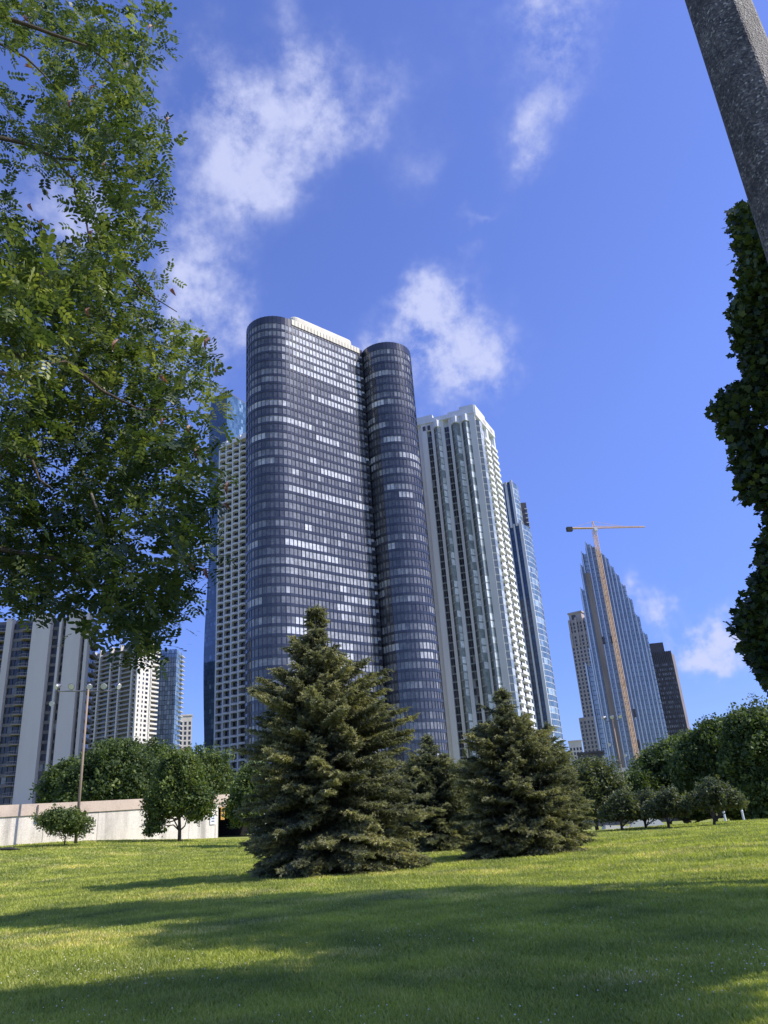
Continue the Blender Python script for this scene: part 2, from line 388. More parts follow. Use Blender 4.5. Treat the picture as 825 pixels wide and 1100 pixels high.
# ------------------------------------------------------------------ numpy foliage
def np_mesh(name, V, nf, k, tone, m, parent=None, smooth=False, kind=None):
    """V: (nf*k,3) vertices, every face has its own k vertices"""
    me = bpy.data.meshes.new(name); me.vertices.add(nf*k); me.vertices.foreach_set('co', V.astype(np.float32).ravel())
    me.loops.add(nf*k); me.loops.foreach_set('vertex_index', np.arange(nf*k, dtype=np.int32))
    me.polygons.add(nf); me.polygons.foreach_set('loop_start', np.arange(0, nf*k, k, dtype=np.int32))
    me.polygons.foreach_set('loop_total', np.full(nf, k, np.int32))
    me.materials.append(m); me.update(calc_edges=True)
    a = me.attributes.new('tone', 'FLOAT', 'FACE'); a.data.foreach_set('value', np.clip(tone, 0, 1).astype(np.float32))
    o = bpy.data.objects.new(name, me)
    if kind: o['kind'] = kind
    return link(o, parent)
def rand_frames(n, up=None, spread=1.):
    """random orthonormal frames; up (n,3) biases the third axis"""
    w = RNG.normal(size=(n, 3))*spread
    if up is not None: w = w+up
    w /= np.linalg.norm(w, axis=1, keepdims=True)
    u = RNG.normal(size=(n, 3)); u -= (u*w).sum(1, keepdims=True)*w; u /= np.linalg.norm(u, axis=1, keepdims=True)
    return u, np.cross(w, u), w
def stamp(T, C, fr, sc):
    """T (m,3) template; C (n,3) centres; returns (n*m,3)"""
    u, v, w = fr
    sc = np.asarray(sc).reshape(-1, 1, 1)
    A = T[None, :, 0:1]*u[:, None, :]+T[None, :, 1:2]*v[:, None, :]+T[None, :, 2:3]*w[:, None, :]
    return (A*sc+C[:, None, :]).reshape(-1, 3)
def leaflet(L, W, x=0, y=0, ang=0, tilt=0.):
    q = np.array([(0, 0, 0), (L*.35, W*.5, 0), (L*.75, W*.42, -L*.06), (L, 0, -L*.12), (L*.75, -W*.42, -L*.06), (L*.35, -W*.5, 0)])
    c, s = math.cos(ang), math.sin(ang)
    z = q[:, 2]+q[:, 1]*tilt
    return np.stack([x+q[:, 0]*c-q[:, 1]*s, y+q[:, 0]*s+q[:, 1]*c, z], 1)
def tpl_compound(n=5, L=.055, W=.026, ln=.2):
    out = []
    for i in range(n):
        t = .04+ln*i/n
        for sgn in (-1, 1): 
            q = leaflet(L*(.8+.4*rnd()), W, t, 0, sgn*(1.0+.3*rnd()), .5*(rnd()-.5)); q[:, 2] -= .3*t*t/ln; out.append(q)
    out.append(leaflet(L, W, ln+.03, 0, .1))
    return np.concatenate(out), len(out)
def tpl_maple(Lf=.13):
    out = []
    for i in range(4):
        q = []
        for k in range(10):
            a = 2*PI*k/10; r = Lf*.5*(1.0 if k % 2 == 0 else .62)*(1 if k else .8)
            q.append((r*math.cos(a), r*math.sin(a), .1*r*math.cos(2*a)))
        q = np.array(q); fr = rand_frames(1, np.array([[0, 0, 1.]]), .6)
        out.append(stamp(q, np.array([[(rnd()-.5)*.22, (rnd()-.5)*.22, (rnd()-.5)*.1]]), fr, [1]))
    return np.concatenate(out), 4
def tpl_clump(n, size, rad):
    out = []
    for i in range(n):
        q = np.array([(-.5, 0, 0), (-.1, .32, .04), (.5, .05, 0), (.05, -.3, -.04)])*size*(.6+.8*rnd())
        fr = rand_frames(1, np.array([[0, 0, .6]]), .7)
        c = RNG.normal(size=3); c *= rad*rnd()**.4/np.linalg.norm(c)
        out.append(stamp(q, c[None], fr, [1]))
    return np.concatenate(out), n
def tube_np(mb, pts, r0, r1, n=6):
    k = len(pts); mb.tube(pts, [r0+(r1-r0)*i/(k-1) for i in range(k)], n)
def limb(mb, a, b, r0, r1, sag=.1, n=6, seg=5):
    a = np.array(a, float); b = np.array(b, float); L = np.linalg.norm(b-a); pts = []
    for i in range(seg+1):
        t = i/seg; p = a+(b-a)*t+np.array((0, 0, sag*L*math.sin(PI*t)))
        if 0 < i < seg: p += RNG.normal(size=3)*L*.025
        pts.append(p)
    tube_np(mb, pts, r0, r1, n); return pts

def crown_tree(name, base, h, blobs, nclump, lsize, m, label, cat='tree', group=None, trunk_r=.25, nleaf=26, crad=.55, trunk_h=.35, bark='bark', up=.7):
    """blobs: (dx,dy,z,rx,rz) relative to base"""
    bx, by = base; bz = gz(bx, by)
    t = thing(name, label, cat, group, loc=(bx, by, bz))
    vol = np.array([b[3]**2*b[4] for b in blobs])**.7; pr = vol/vol.sum()
    idx = RNG.choice(len(blobs), nclump, p=pr); B = np.array(blobs)[idx]
    d = RNG.normal(size=(nclump, 3)); d /= np.linalg.norm(d, axis=1, keepdims=True)
    rr = RNG.random(nclump)**.33*(.80+.28*RNG.random(nclump)); rr = np.where(RNG.random(nclump) < .7, np.maximum(rr, .62), rr)
    # lumpy radius so that the outline is uneven
    lump = 1+.22*np.sin(d[:, 0]*5+idx*1.7)*np.cos(d[:, 2]*6+idx*2)+.12*np.sin(d[:, 1]*9+d[:, 2]*7+idx)+.10*RNG.normal(size=nclump)
    C = np.stack([B[:, 0]+d[:, 0]*B[:, 3]*rr*lump, B[:, 1]+d[:, 1]*B[:, 3]*rr*lump, B[:, 2]+d[:, 2]*B[:, 4]*rr*lump], 1)
    out = RNG.random(nclump) < .14; C[out] = C[out]+d[out]*B[out][:, 3:4]*.22*RNG.random((int(out.sum()), 1))
    C[:, 2] = np.maximum(C[:, 2], h*.12)
    Vs = []; Ts = []; nf = 0
    for part in range(4):
        T, k = tpl_clump(nleaf, lsize, crad)
        sel = np.arange(part, nclump, 4); n = len(sel)
        if n == 0: continue
        th = RNG.random(n)*2*PI; u = np.stack([np.cos(th), np.sin(th), 0*th], 1); w = np.tile((0, 0, 1.), (n, 1)); v = np.cross(w, u)
        sc = .6+.7*RNG.random(n)
        Vs.append(stamp(T, C[sel], (u, v, w), sc))
        tn = .45+.25*RNG.normal(size=n)*.7; Ts.append(np.repeat(tn, k)+RNG.normal(size=n*k)*.16); nf += n*k
    np_mesh('crown', np.concatenate(Vs), nf, 4, np.concatenate(Ts), m, t)
    mb = MB(); top = np.array((blobs[0][0]*.6, blobs[0][1]*.6, h*.8))
    tr = limb(mb, (0, 0, -.2), top, trunk_r, trunk_r*.25, 0, 8, 6)
    tko = mb.build('trunk', M[bark], t, smooth=True)
    br = MB()
    for i in range(min(14, 6+len(blobs)*2)):
        b = blobs[i % len(blobs)]; s = tr[1+i % 4]
        e = np.array((b[0], b[1], b[2]))+np.array((RNG.normal()*b[3]*.5, RNG.normal()*b[3]*.5, RNG.normal()*b[4]*.4))
        limb(br, s, e, trunk_r*.4, trunk_r*.07, .05, 5)
    br.build('branch', M[bark], tko, smooth=True)
    return t

# ------------------------------------------------------------------ spruces
def spruce(base, h, prof, nbr, label, m='needle', tips=1.0, seed=0, z0=.15, ntw=13, thin=.75):
    """prof: list of (z fraction, reach to camera left, reach to camera right)"""
    rg = np.random.default_rng(seed); ring = rg.random(40)
    bx, by = base; bz = gz(bx, by)
    t = thing('spruce_tree', label, 'tree', 'spruce trees on the lawn', loc=(bx, by, bz))
    pz, pl, pr = (np.array(c) for c in zip(*prof))
    az0 = math.atan2(bx, by); right = np.array((math.cos(az0), -math.sin(az0)))
    tb = MB(); tb.tube([(0, 0, -.2), (.03, 0, h*.3), (-.04, .03, h*.65), (0, 0, h*.985)], [.17*h/10, .13*h/10, .07*h/10, .012], 9); tko = tb.build('trunk', M['pale_bark'], t, smooth=True)
    bb = MB(); TC = []; TD = []; TT = []; TS = []
    for i in range(nbr):
        fz = ((i+rg.random())/nbr)**1.05
        if fz > .97: fz = .97
        th = i*2.39996+rg.normal()*.25; d = np.array((math.cos(th), math.sin(th)))
        side = d@right
        rl, rr_ = np.interp(fz, pz, pl), np.interp(fz, pz, pr)
        Rch = (rr_ if side > 0 else rl)*abs(side)+.5*(rl+rr_)*(1-abs(side))
        Rch *= .80+.33*rg.random(); Rch = max(Rch, .18)
        if rg.random() < .2: Rch *= .7
        if fz > thin and rg.random() < (.62 if fz < .78 else .80): continue
        Rch *= 1+(.05+.10*min(1, fz*1.6))*math.sin(fz*31+th*2+1.2); btn = rg.normal()*.17
        zc = z0+fz*(h-z0); rise = .03+(.10+.5*fz)*float(sst((fz-.02)/.45))
        nseg = 6; pts = []
        for k in range(nseg+1):
            s = k/nseg
            pts.append(np.array((d[0]*Rch*s, d[1]*Rch*s, zc+Rch*(rise*s-.38*s*s*(1-fz*.5)+.18*s**3))))
        if fz < .92: bb.tube(pts, [(.012+.010*Rch)*(1-.85*k/nseg) for k in range(nseg+1)], 4, caps=False)
        pts = np.array(pts); perp = np.array((-d[1], d[0], 0)); n = int(ntw*max(.8, Rch*1.25))
        for j in range(n):
            s = (.18+.82*(j+rg.random())/n); q = np.array([np.interp(s*nseg, range(nseg+1), pts[:, c]) for c in range(3)])
            sd = 1 if (j % 2) else -1; wl = (.10+.34*(1-s)*min(1.6, Rch))*(.6+.7*rg.random())
            dr = np.array((d[0], d[1], 0))*.75+perp*sd*(.9 if s < .95 else .2)+np.array((0, 0, -.12+.22*rg.random()-(.25 if s < .6 else 0)))
            dr /= np.linalg.norm(dr)
            ns = max(1, int(wl/.13))
            for k in range(ns+1):
                TC.append(q+dr*wl*(k/(ns+.01))*1.0+rg.normal(size=3)*.03); TD.append(dr+rg.normal(size=3)*.35)
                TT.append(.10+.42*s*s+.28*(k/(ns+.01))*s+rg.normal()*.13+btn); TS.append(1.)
    for k in range(26):   # leader tuft
        TC.append(np.array((rg.normal()*.06, rg.normal()*.06, h*(.955+.05*rg.random())))); TD.append(np.array((rg.normal()*.5, rg.normal()*.5, .9))); TT.append(.6); TS.append(1.)
    TC = np.array(TC); TD = np.array(TD); TD /= np.linalg.norm(TD, axis=1, keepdims=True); TT = np.array(TT)
    # bottlebrush twig: slim needles leaving an axis
    needles = []
    for k in range(11):
        a = .24*k/11; ph = k*2.4; ln = .085*(1-.3*k/11); w = .017
        dirv = np.array((.75, math.cos(ph)*.75, math.sin(ph)*.75)); dirv /= np.linalg.norm(dirv)
        sdv = np.cross(dirv, (math.cos(ph+1), .3, math.sin(ph+1))); sdv /= np.linalg.norm(sdv)
        o = np.array((a-.1, 0, 0)); needles.append(np.array((o-sdv*w, o+sdv*w, o+dirv*ln)))
    for ph in (0, 1.57):
        s_ = np.array((0, math.cos(ph), math.sin(ph)))*.024
        needles.append(np.array((np.array((-.12, 0, 0))-s_, np.array((-.12, 0, 0))+s_, np.array((.20, 0, 0)))))
    T = np.concatenate(needles); k = len(needles); n = len(TC)
    a = rg.normal(size=(n, 3)); v = np.cross(TD, a); v /= np.linalg.norm(v, axis=1, keepdims=True); w = np.cross(TD, v)
    V = stamp(T, TC, (TD, v, w), (.8+.5*rg.random(n))*SPR)
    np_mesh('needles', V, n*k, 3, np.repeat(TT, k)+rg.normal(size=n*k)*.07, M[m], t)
    bb.build('branch', M['pale_bark'], tko)
    return n*k
SPR = 1.15
SP = 'spruce trees on the lawn'
b1 = AZ(-5.95, 31.5)
print('spruce tris', spruce(b1, 10.3-gz(*b1)+.1, [(0, 2.5, 3.6), (.06, 2.75, 3.9), (.18, 2.75, 3.75), (.35, 2.7, 3.4), (.5, 2.55, 2.95), (.6, 2.4, 2.4), (.66, 2.1, 1.9), (.72, 1.25, 1.3), (.78, 1.2, .95), (.84, .95, .5), (.88, .35, .35), (.93, .42, .7), (.97, .3, .32), (1, .1, .1)],
      860, 'tallest spruce on the lawn, thin bare topped, in front of the curved dark tower', seed=3, ntw=15, thin=.60))
b2 = AZ(7.75, 36.5)
spruce(b2, 7.15, [(0, 2.4, 2.3), (.1, 2.55, 2.6), (.3, 2.4, 2.5), (.5, 2.1, 2.1), (.65, 1.6, 1.6), (.8, 1.0, .95), (.9, .55, .45), (1, .1, .1)],
       560, 'second largest spruce with yellowish tips standing right of the tallest one', seed=5, ntw=15)
b3 = AZ(1.9, 47.)
spruce(b3, 6.35, [(0, 2.7, 2.4), (.3, 2.5, 2.3), (.6, 1.8, 1.6), (.85, .7, .6), (1, .1, .1)], 380, 'small dark spruce standing behind the gap between the two big ones', m='needle_grey', seed=8)
b4 = AZ(10.75, 43.)
spruce(b4, 6.0, [(0, 1.9, 1.5), (.3, 1.8, 1.5), (.6, 1.2, 1.0), (.85, .5, .5), (1, .1, .1)], 260, 'spruce whose thin tip shows over the right shoulder of a bigger one', m='needle_grey', seed=9)
b5 = AZ(4.6, 52.)
spruce(b5, 5.6, [(0, 1.7, 1.7), (.4, 1.4, 1.3), (.8, .6, .5), (1, .1, .1)], 220, 'dark spruce half hidden behind the left edge of the yellowish one', m='needle_grey', seed=12)

# ------------------------------------------------------------------ big locust tree at upper left
MASK = """
9999994770000
9999998861000
7899999983000
6138469710000
5128758820000
7359888750000
7699998870000
9888887775000
8888786663000
3136898885000
5114588883000
8311368882000
9831289940000
9985799820000
9999997610000
9999998871000
9999998872000
9999999986200
8899999999860
7789999999870
6679999998775
5789999998565
7999999997254
8998899999541
9976999999853
9812899977886
9987999956884
9999985747883
9999986569983
9999998647972
9999999858850
9999869989520
8888738988300
1221317994000
0000005881000
0000000240000
""".split()
def left_tree():
    t = thing('locust_tree', 'near leafy tree with small oval leaflets and brown pods filling the upper left', 'tree', loc=(-8.2, 6.2, 0))
    off = np.array((-8.2, 6.2, 0))
    C = []; tn = []
    for j, row in enumerate(MASK):
        for i, ch in enumerate(row):
            v = int(ch); n = RNG.poisson([0, .4, .9, 1.8, 3.5, 6, 10, 16, 24, 34][v]*1.0)
            n = int(n*(.72 if j < 14 else 1)) if i < 11 else int(n*(.5 if i == 11 else .15)); got = 0
            while got < n:
                px = (i+RNG.random()*1.0)*20-4; py = (j+RNG.random()*1.0)*20-2
                D = 7.1+1.0*math.sin(px*.021+py*.013)+RNG.random()*2.2; tc = .50+.10*RNG.normal()+.16*math.sin(px*.05+py*.08)-(.14 if py > 480 else 0)-(.10 if px < 90 and py > 420 else 0)  # low and lower-left sprays toned darker, crown shade put into the colour
                c = np.array(P(px, py, D)); q = RNG.integers(3, 9)
                for _ in range(q):
                    C.append(tuple(c+RNG.normal(size=3)*np.array((.05, .09, .05)))); tn.append(tc)
                got += q
    C = np.array(C)-off
    # the rest of the crown, round its own trunk, outside the picture
    Q = RNG.normal(size=(22000, 3)); Q /= np.linalg.norm(Q, axis=1, keepdims=True); Q *= (RNG.random((22000, 1))**.4)
    Q = Q*np.array((4.6, 4.6, 4.2))+np.array((-8.6, 7.0, 7.6))
    x, y, d = projn(Q); keep = ((x < -4) | (y < -4) | (d < .3)) & (Q[:, 2] > 3.2) & (np.hypot(Q[:, 0], Q[:, 1]) > 3.5)
    Q = Q[keep][:7500]-off
    C = np.concatenate([C, Q]); tn = np.concatenate([tn, np.full(len(Q), .45)])
    T, k = tpl_compound()
    n = len(C); Vs = []; Ts = []
    for p in range(3):
        T, k = tpl_compound(3+p, .061, .029, .10+.035*p)
        sel = np.arange(p, n, 3); m_ = len(sel)
        fr = rand_frames(m_, np.tile((.15, 0, .9), (m_, 1)), .6)
        Vs.append(stamp(T, C[sel], fr, .8+.45*RNG.random(m_))); Ts.append(np.repeat(tn[sel]+RNG.normal(size=m_)*.16, k)+RNG.normal(size=m_*k)*.06)
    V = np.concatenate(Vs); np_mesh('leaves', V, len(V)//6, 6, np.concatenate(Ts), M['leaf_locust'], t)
    mb = MB(); mb.tube([(0, 0, -.2), (.05, .1, 1.5), (-.1, .2, 3.2), (-.3, .4, 5.0), (-.35, .5, 7.2), (-.1, .7, 9.5)], [.27, .21, .19, .16, .11, .04], 12); tko = mb.build('trunk', M['bark'], t, smooth=True)
    def br(pix, r0, r1, m='bark', start=None):
        pts = [np.array(P(a, b, D))-off for a, b, D in pix]
        if start: pts = [np.array(start)]+pts
        q = MB(); tube_np(q, pts, r0, r1, 7); q.build('branch', M[m], tko, smooth=True)
    br([(-80, 40, 8), (0, 17, 7.9), (30, 27, 7.8), (60, 38, 7.8), (95, 50, 7.8), (120, 70, 7.8), (140, 110, 7.9)], .042, .008, start=(-.35, .5, 6.8))
    br([(-60, 30, 8.1), (0, 47, 8), (28, 62, 7.9), (45, 78, 7.8), (62, 98, 7.8)], .026, .007, start=(-.35, .5, 6.4))
    br([(-60, 165, 8.1), (0, 148, 8), (30, 155, 8), (55, 168, 7.9), (78, 192, 7.9), (84, 222, 7.9), (92, 234, 7.9)], .04, .006, start=(-.3, .4, 4.9))
    br([(60, 170, 7.9), (100, 173, 7.8), (118, 162, 7.8), (130, 150, 7.8), (143, 134, 7.8)], .018, .005)
    br([(115, 164, 7.8), (128, 170, 7.8), (142, 180, 7.8)], .01, .004)
    br([(-80, 400, 8), (-20, 385, 7.8), (0, 380, 7.6), (30, 383, 7.5), (50, 384, 7.5), (75, 391, 7.5), (110, 420, 7.7), (150, 440, 7.8), (200, 440, 7.9)], .06, .006, start=(-.1, .2, 3.4))
    br([(-30, 395, 7.4), (0, 400, 7.1), (12, 403, 7.1), (25, 408, 7.1), (38, 416, 7.15)], .03, .012, 'pale_bark')
    br([(20, 404, 7.1), (40, 392, 7.1), (70, 388, 7.2)], .018, .008)
    br([(-40, 540, 8), (10, 480, 7.9), (34, 492, 7.8), (42, 515, 7.8), (55, 524, 7.8)], .03, .008, start=(-.1, .2, 3.0))
    br([(98, 530, 7.2), (104, 546, 7.2), (110, 562, 7.2), (113, 582, 7.2)], .012, .008, 'pale_bark')
    br([(104, 553, 7.2), (120, 557, 7.3), (140, 558, 7.4), (160, 550, 7.5)], .009, .005, 'pale_bark')
    br([(-60, 620, 8.2), (0, 590, 8.2), (60, 600, 8.1), (110, 630, 8), (135, 670, 8)], .05, .006, start=(-.1, .2, 2.8))
    br([(120, 300, 7.9), (135, 290, 7.9), (150, 310, 7.9), (190, 335, 7.9)], .02, .005)
    br([(140, 110, 7.9), (150, 60, 7.8), (160, 25, 7.8)], .012, .004)
    br([(92, 234, 7.9), (98, 270, 7.9), (120, 300, 7.9)], .012, .01)
    pods = [(31, 219), (45, 236), (26, 17), (163, 29), (76, 108), (25, 71), (102, 93), (181, 127), (112, 176), (98, 248), (46, 293), (94, 331), (46, 329), (126, 365),
            (171, 403), (224, 363), (234, 392), (203, 457), (212, 480), (244, 518), (181, 489), (202, 603), (220, 610), (183, 310), (240, 540), (176, 450)]
    for i, (px, py) in enumerate(pods):
        c = np.array(P(px+2, py, 7.0+.3*rnd()))-off; L = .13*(.75+.5*rnd()); W = .045
        a = random.uniform(-.9, .9); ax = np.array((math.sin(a)*.8, -.25*rnd(), -math.cos(a))); ax /= np.linalg.norm(ax)
        sd_ = np.cross(ax, (0.2, 1., .2)); sd_ /= np.linalg.norm(sd_); nn = np.cross(ax, sd_)
        q = MB(); prev = None
        for k in range(7):
            s = k/6; wd = W*math.sin(PI*min(.96, max(.06, s)))**.6*.5; cc = c+ax*L*s+nn*.03*math.sin(PI*s)+sd_*.03*s*s
            cur = (cc-sd_*wd+nn*.01, cc+nn*-.006, cc+sd_*wd+nn*.012)
            if prev is not None:
                q.poly([prev[0], prev[1], cur[1], cur[0]], rnd()); q.poly([prev[1], prev[2], cur[2], cur[1]], rnd())
            prev = cur
        q.build('seed_pod', M['pod'], t)
left_tree()

# ------------------------------------------------------------------ broad-leaved tree at the right edge (its crown also shades the lawn)
def right_tree():
    bx, by = 12.4, 13.4; off = np.array((bx, by, 0))
    t = thing('maple_tree', 'dark broad leaved tree reaching in along the right edge behind the concrete pole', 'tree', loc=(bx, by, 0))
    py_ = np.array([222, 228, 240, 262, 300, 330, 355, 380, 398, 412, 420, 438, 446, 460, 480, 500, 520, 533, 545, 556, 566, 600, 628, 650, 672, 690, 708, 722, 738])
    px_ = np.array([790, 784, 785, 792, 797, 789, 788, 795, 803, 798, 778, 765, 768, 774, 787, 790, 792, 800, 818, 830, 822, 815, 808, 798, 788, 797, 806, 814, 826])
    C = []
    while len(C) < 5200:
        py = RNG.uniform(222, 740); lo = np.interp(py, py_, px_)+4+4*math.sin(py*.35)+3*math.sin(py*.9)+RNG.normal()*2; px = lo+RNG.exponential(26) if RNG.random() < .6 else RNG.uniform(lo, 850)
        if px > 860: continue
        if math.sin(py*.11+px*.07)*math.sin(py*.047-px*.16)+.35*RNG.normal() > .72-.012*max(0, px-lo): continue
        C.append(P(px, py, RNG.uniform(14.4, 16.8)))
    C = np.array(C)
    Q = RNG.normal(size=(40000, 3)); Q /= np.linalg.norm(Q, axis=1, keepdims=True); Q *= RNG.random((40000, 1))**.33
    Q = Q*np.array((4.5, 3.1, 6.6))+np.array((13.2, 12.1, 11.0))
    x, y, d = projn(Q); keep = (x > 840) | (y < -6); Q = Q[keep][:9000]
    # openings in the crown let sun flecks through
    C = np.concatenate([C, Q])-off; n = len(C); Vs = []; Ts = []; nf = 0
    for p in range(3):
        T, k = tpl_maple(.135); sel = np.arange(p, n, 3); m_ = len(sel)
        fr = rand_frames(m_, np.tile((0, 0, 1.), (m_, 1)), .5)
        Vs.append(stamp(T, C[sel], fr, .8+.6*RNG.random(m_))); Ts.append(np.repeat(.4+.2*RNG.normal(size=m_), k)); nf += m_*k
    np_mesh('crown', np.concatenate(Vs), nf, 10, np.concatenate(Ts), M['leaf_maple'], t)
    mb = MB(); mb.tube([(0, 0, -.2), (0, .1, 2.5), (-.1, .1, 6), (-.2, .2, 10), (-.1, .1, 15)], [.36, .30, .25, .17, .04], 10); mb.build('trunk', M['bark'], t, smooth=True)
    br = MB()
    for px, py, D in ((812, 300, 16), (800, 450, 15.8), (812, 380, 16), (825, 620, 16), (815, 670, 15.9), (835, 500, 16)):
        e = np.array(P(px, py, D))-off; limb(br, (-.1, .1, max(2.5, e[2]-2.5)), e, .09, .015, .03)
    for _ in range(8):
        limb(br, (0, .1, 4+rnd()*6), (RNG.normal()*2.5+1.5, RNG.normal()*2.5, 8+rnd()*7), .1, .02, .03)
    br.build('branch', M['bark'], t, smooth=True)
right_tree()
# neighbour of the maple, beyond the right edge of the picture: only its shadow reaches the lawn in view
crown_tree('shade_tree', (13.0, 8.2), 17.5, [(-.8, 1.5, 10.5, 2.6, 2.4), (-1.0, 2.6, 7, 2.7, 2.2), (-1.3, -2.2, 13.3, 2.3, 2.1), (-.8, -2.8, 16.3, 2.2, 1.6), (-1.5, 2.6, 9.5, 2.6, 2.4)], 4600, .30, M['leaf_dark'],
           'leafy park tree beyond the right edge that shades the near lawn', trunk_r=.3)
crown_tree('shade_tree', (20.6, 13.0), 30, [(-2.2, 3.3, 28.2, 1.8, 1.6), (-2.1, 2.8, 24.2, 2.4, 2.4), (-2.3, 1.9, 20.1, 2.6, 2.4)], 3200, .3, M['leaf_dark'],
           'very tall park tree beyond the right edge behind the maple', trunk_r=.45)

# ------------------------------------------------------------------ concrete lamp pole at upper right
def concrete_pole():
    D = 3.3; a = AZ(36.15, D); t = thing('concrete_pole', 'near octagonal pole of dark speckled concrete leaning across the top right corner', 'pole', loc=(a[0], a[1], 0))
    mb = MB(); n = 8; rot = math.atan2(-a[1], -a[0])-R(18)
    for (z0, r0, z1, r1) in ((0, .215, 9.0, .105),):
        v0 = [(r0*math.cos(rot+2*PI*k/n), r0*math.sin(rot+2*PI*k/n), z0) for k in range(n)]; v1 = [(r1*math.cos(rot+2*PI*k/n), r1*math.sin(rot+2*PI*k/n), z1) for k in range(n)]
        mb.v = v0+v1
        for k in range(n):
            j = (k+1) % n; mb.f.append((k, j, n+j, n+k)); mb.t.append(.5)
        mb.f.append(tuple(range(n, 2*n))); mb.t.append(.5)
    o = mb.build('shaft', M['aggregate'], t)
    bv = o.modifiers.new('bevel', 'BEVEL'); bv.width = .012; bv.segments = 2
    c = MB(); c.tube([(0, 0, 0), (0, 0, .25)], [.3, .26], 8); c.build('base_collar', M['aggregate'], t)
    c = MB(); c.tube([(0, 0, 8.9), (0, 0, 9.3), (.6, -.3, 9.7), (1.5, -.7, 9.8)], [.07, .06, .05, .04], 8); c.build('arm', M['lamp_metal'], t)
    c = MB(); c.tube([(1.4, -.65, 9.8), (1.6, -.75, 9.8), (2.1, -1.0, 9.78)], [.06, .14, .08], 10); c.build('lamp_head', M['lamp_metal'], t)
concrete_pole()

# ------------------------------------------------------------------ grass blades and clover heads
def grass():
    n = 700000
    D = 6.8*(78/6.8)**(RNG.random(n)**.97); az = RNG.uniform(R(-32), R(29), n)
    X = D*np.sin(az); Y = D*np.cos(az); Z = ground(X, Y)
    # clumps: density modulation
    k = np.sin(X*3.1+Y*1.7)+np.sin(Y*4.3-X*2.2)+np.sin(X*7+Y*5.5)*.7
    h = (.035+.018*np.minimum(D, 30)/10)*(.6+.7*RNG.random(n))*(1+.12*k); w = (.0035+.00085*D)*(.8+.5*RNG.random(n))
    th = RNG.random(n)*2*PI; lean = RNG.normal(size=(n, 2))*h[:, None]*.55
    b = np.stack([X, Y, Z-.005], 1); s = np.stack([np.cos(th)*w, np.sin(th)*w, 0*w], 1)
    tip = b+np.stack([lean[:, 0], lean[:, 1], h], 1)
    V = np.stack([b-s, b+s, tip], 1).reshape(-1, 3)
    straw = np.sin(X*.33+1+.8*np.sin(Y*.7))*np.sin(Y*.75+X*.13+.6*np.sin(X*.9))+.35*np.sin(X*2.3+Y*1.1)*np.sin(Y*3.1)
    tone = .42+.08*k/2+RNG.normal(size=n)*.14+np.where((straw+.25*RNG.normal(size=n)*.4 > .62+.45*sst((17-D)/6)) & (RNG.random(n) < .6), .40, 0)
    o = np_mesh('grass', V, n, 3, tone, M['blade'], kind='stuff')
    o['label'] = 'short mown grass blades over the near lawn'
    # clover heads
    n = 2300; D = 7*(34/7)**RNG.random(n); az = RNG.uniform(R(-30), R(28), n); X = D*np.sin(az); Y = D*np.cos(az)
    keep = (np.sin(X*.9+Y*.5)+np.sin(Y*1.1-X*.4)+RNG.normal(size=n)*.7) > .35; X = X[keep]; Y = Y[keep]; D = D[keep]
    n = len(X)
    oc = np.array([(1, 0, 0), (0, 1, 0), (0, 0, 1), (0, 1, 0), (-1, 0, 0), (0, 0, 1), (-1, 0, 0), (0, -1, 0), (0, 0, 1), (0, -1, 0), (1, 0, 0), (0, 0, 1)], float)*.009
    C = np.stack([X, Y, ground(X, Y)+.055], 1)
    fr = rand_frames(n, np.tile((0, 0, 1.), (n, 1)), .1)
    V = stamp(oc, C, fr, .5+.45*RNG.random(n)+.02*D)
    o = np_mesh('clover_flowers', V, n*4, 3, np.full(n*4, .5), M['clover_white'], kind='stuff'); o['label'] = 'tiny white clover heads dotted over the lawn'
grass()

# ================================================================== BUILDINGS
GZ = 1.0     # ground level around the towers
def arc(c, r, a0, a1, n):
    return [(c[0]+r*math.cos(a0+(a1-a0)*i/n), c[1]+r*math.sin(a0+(a1-a0)*i/n)) for i in range(n+1)]

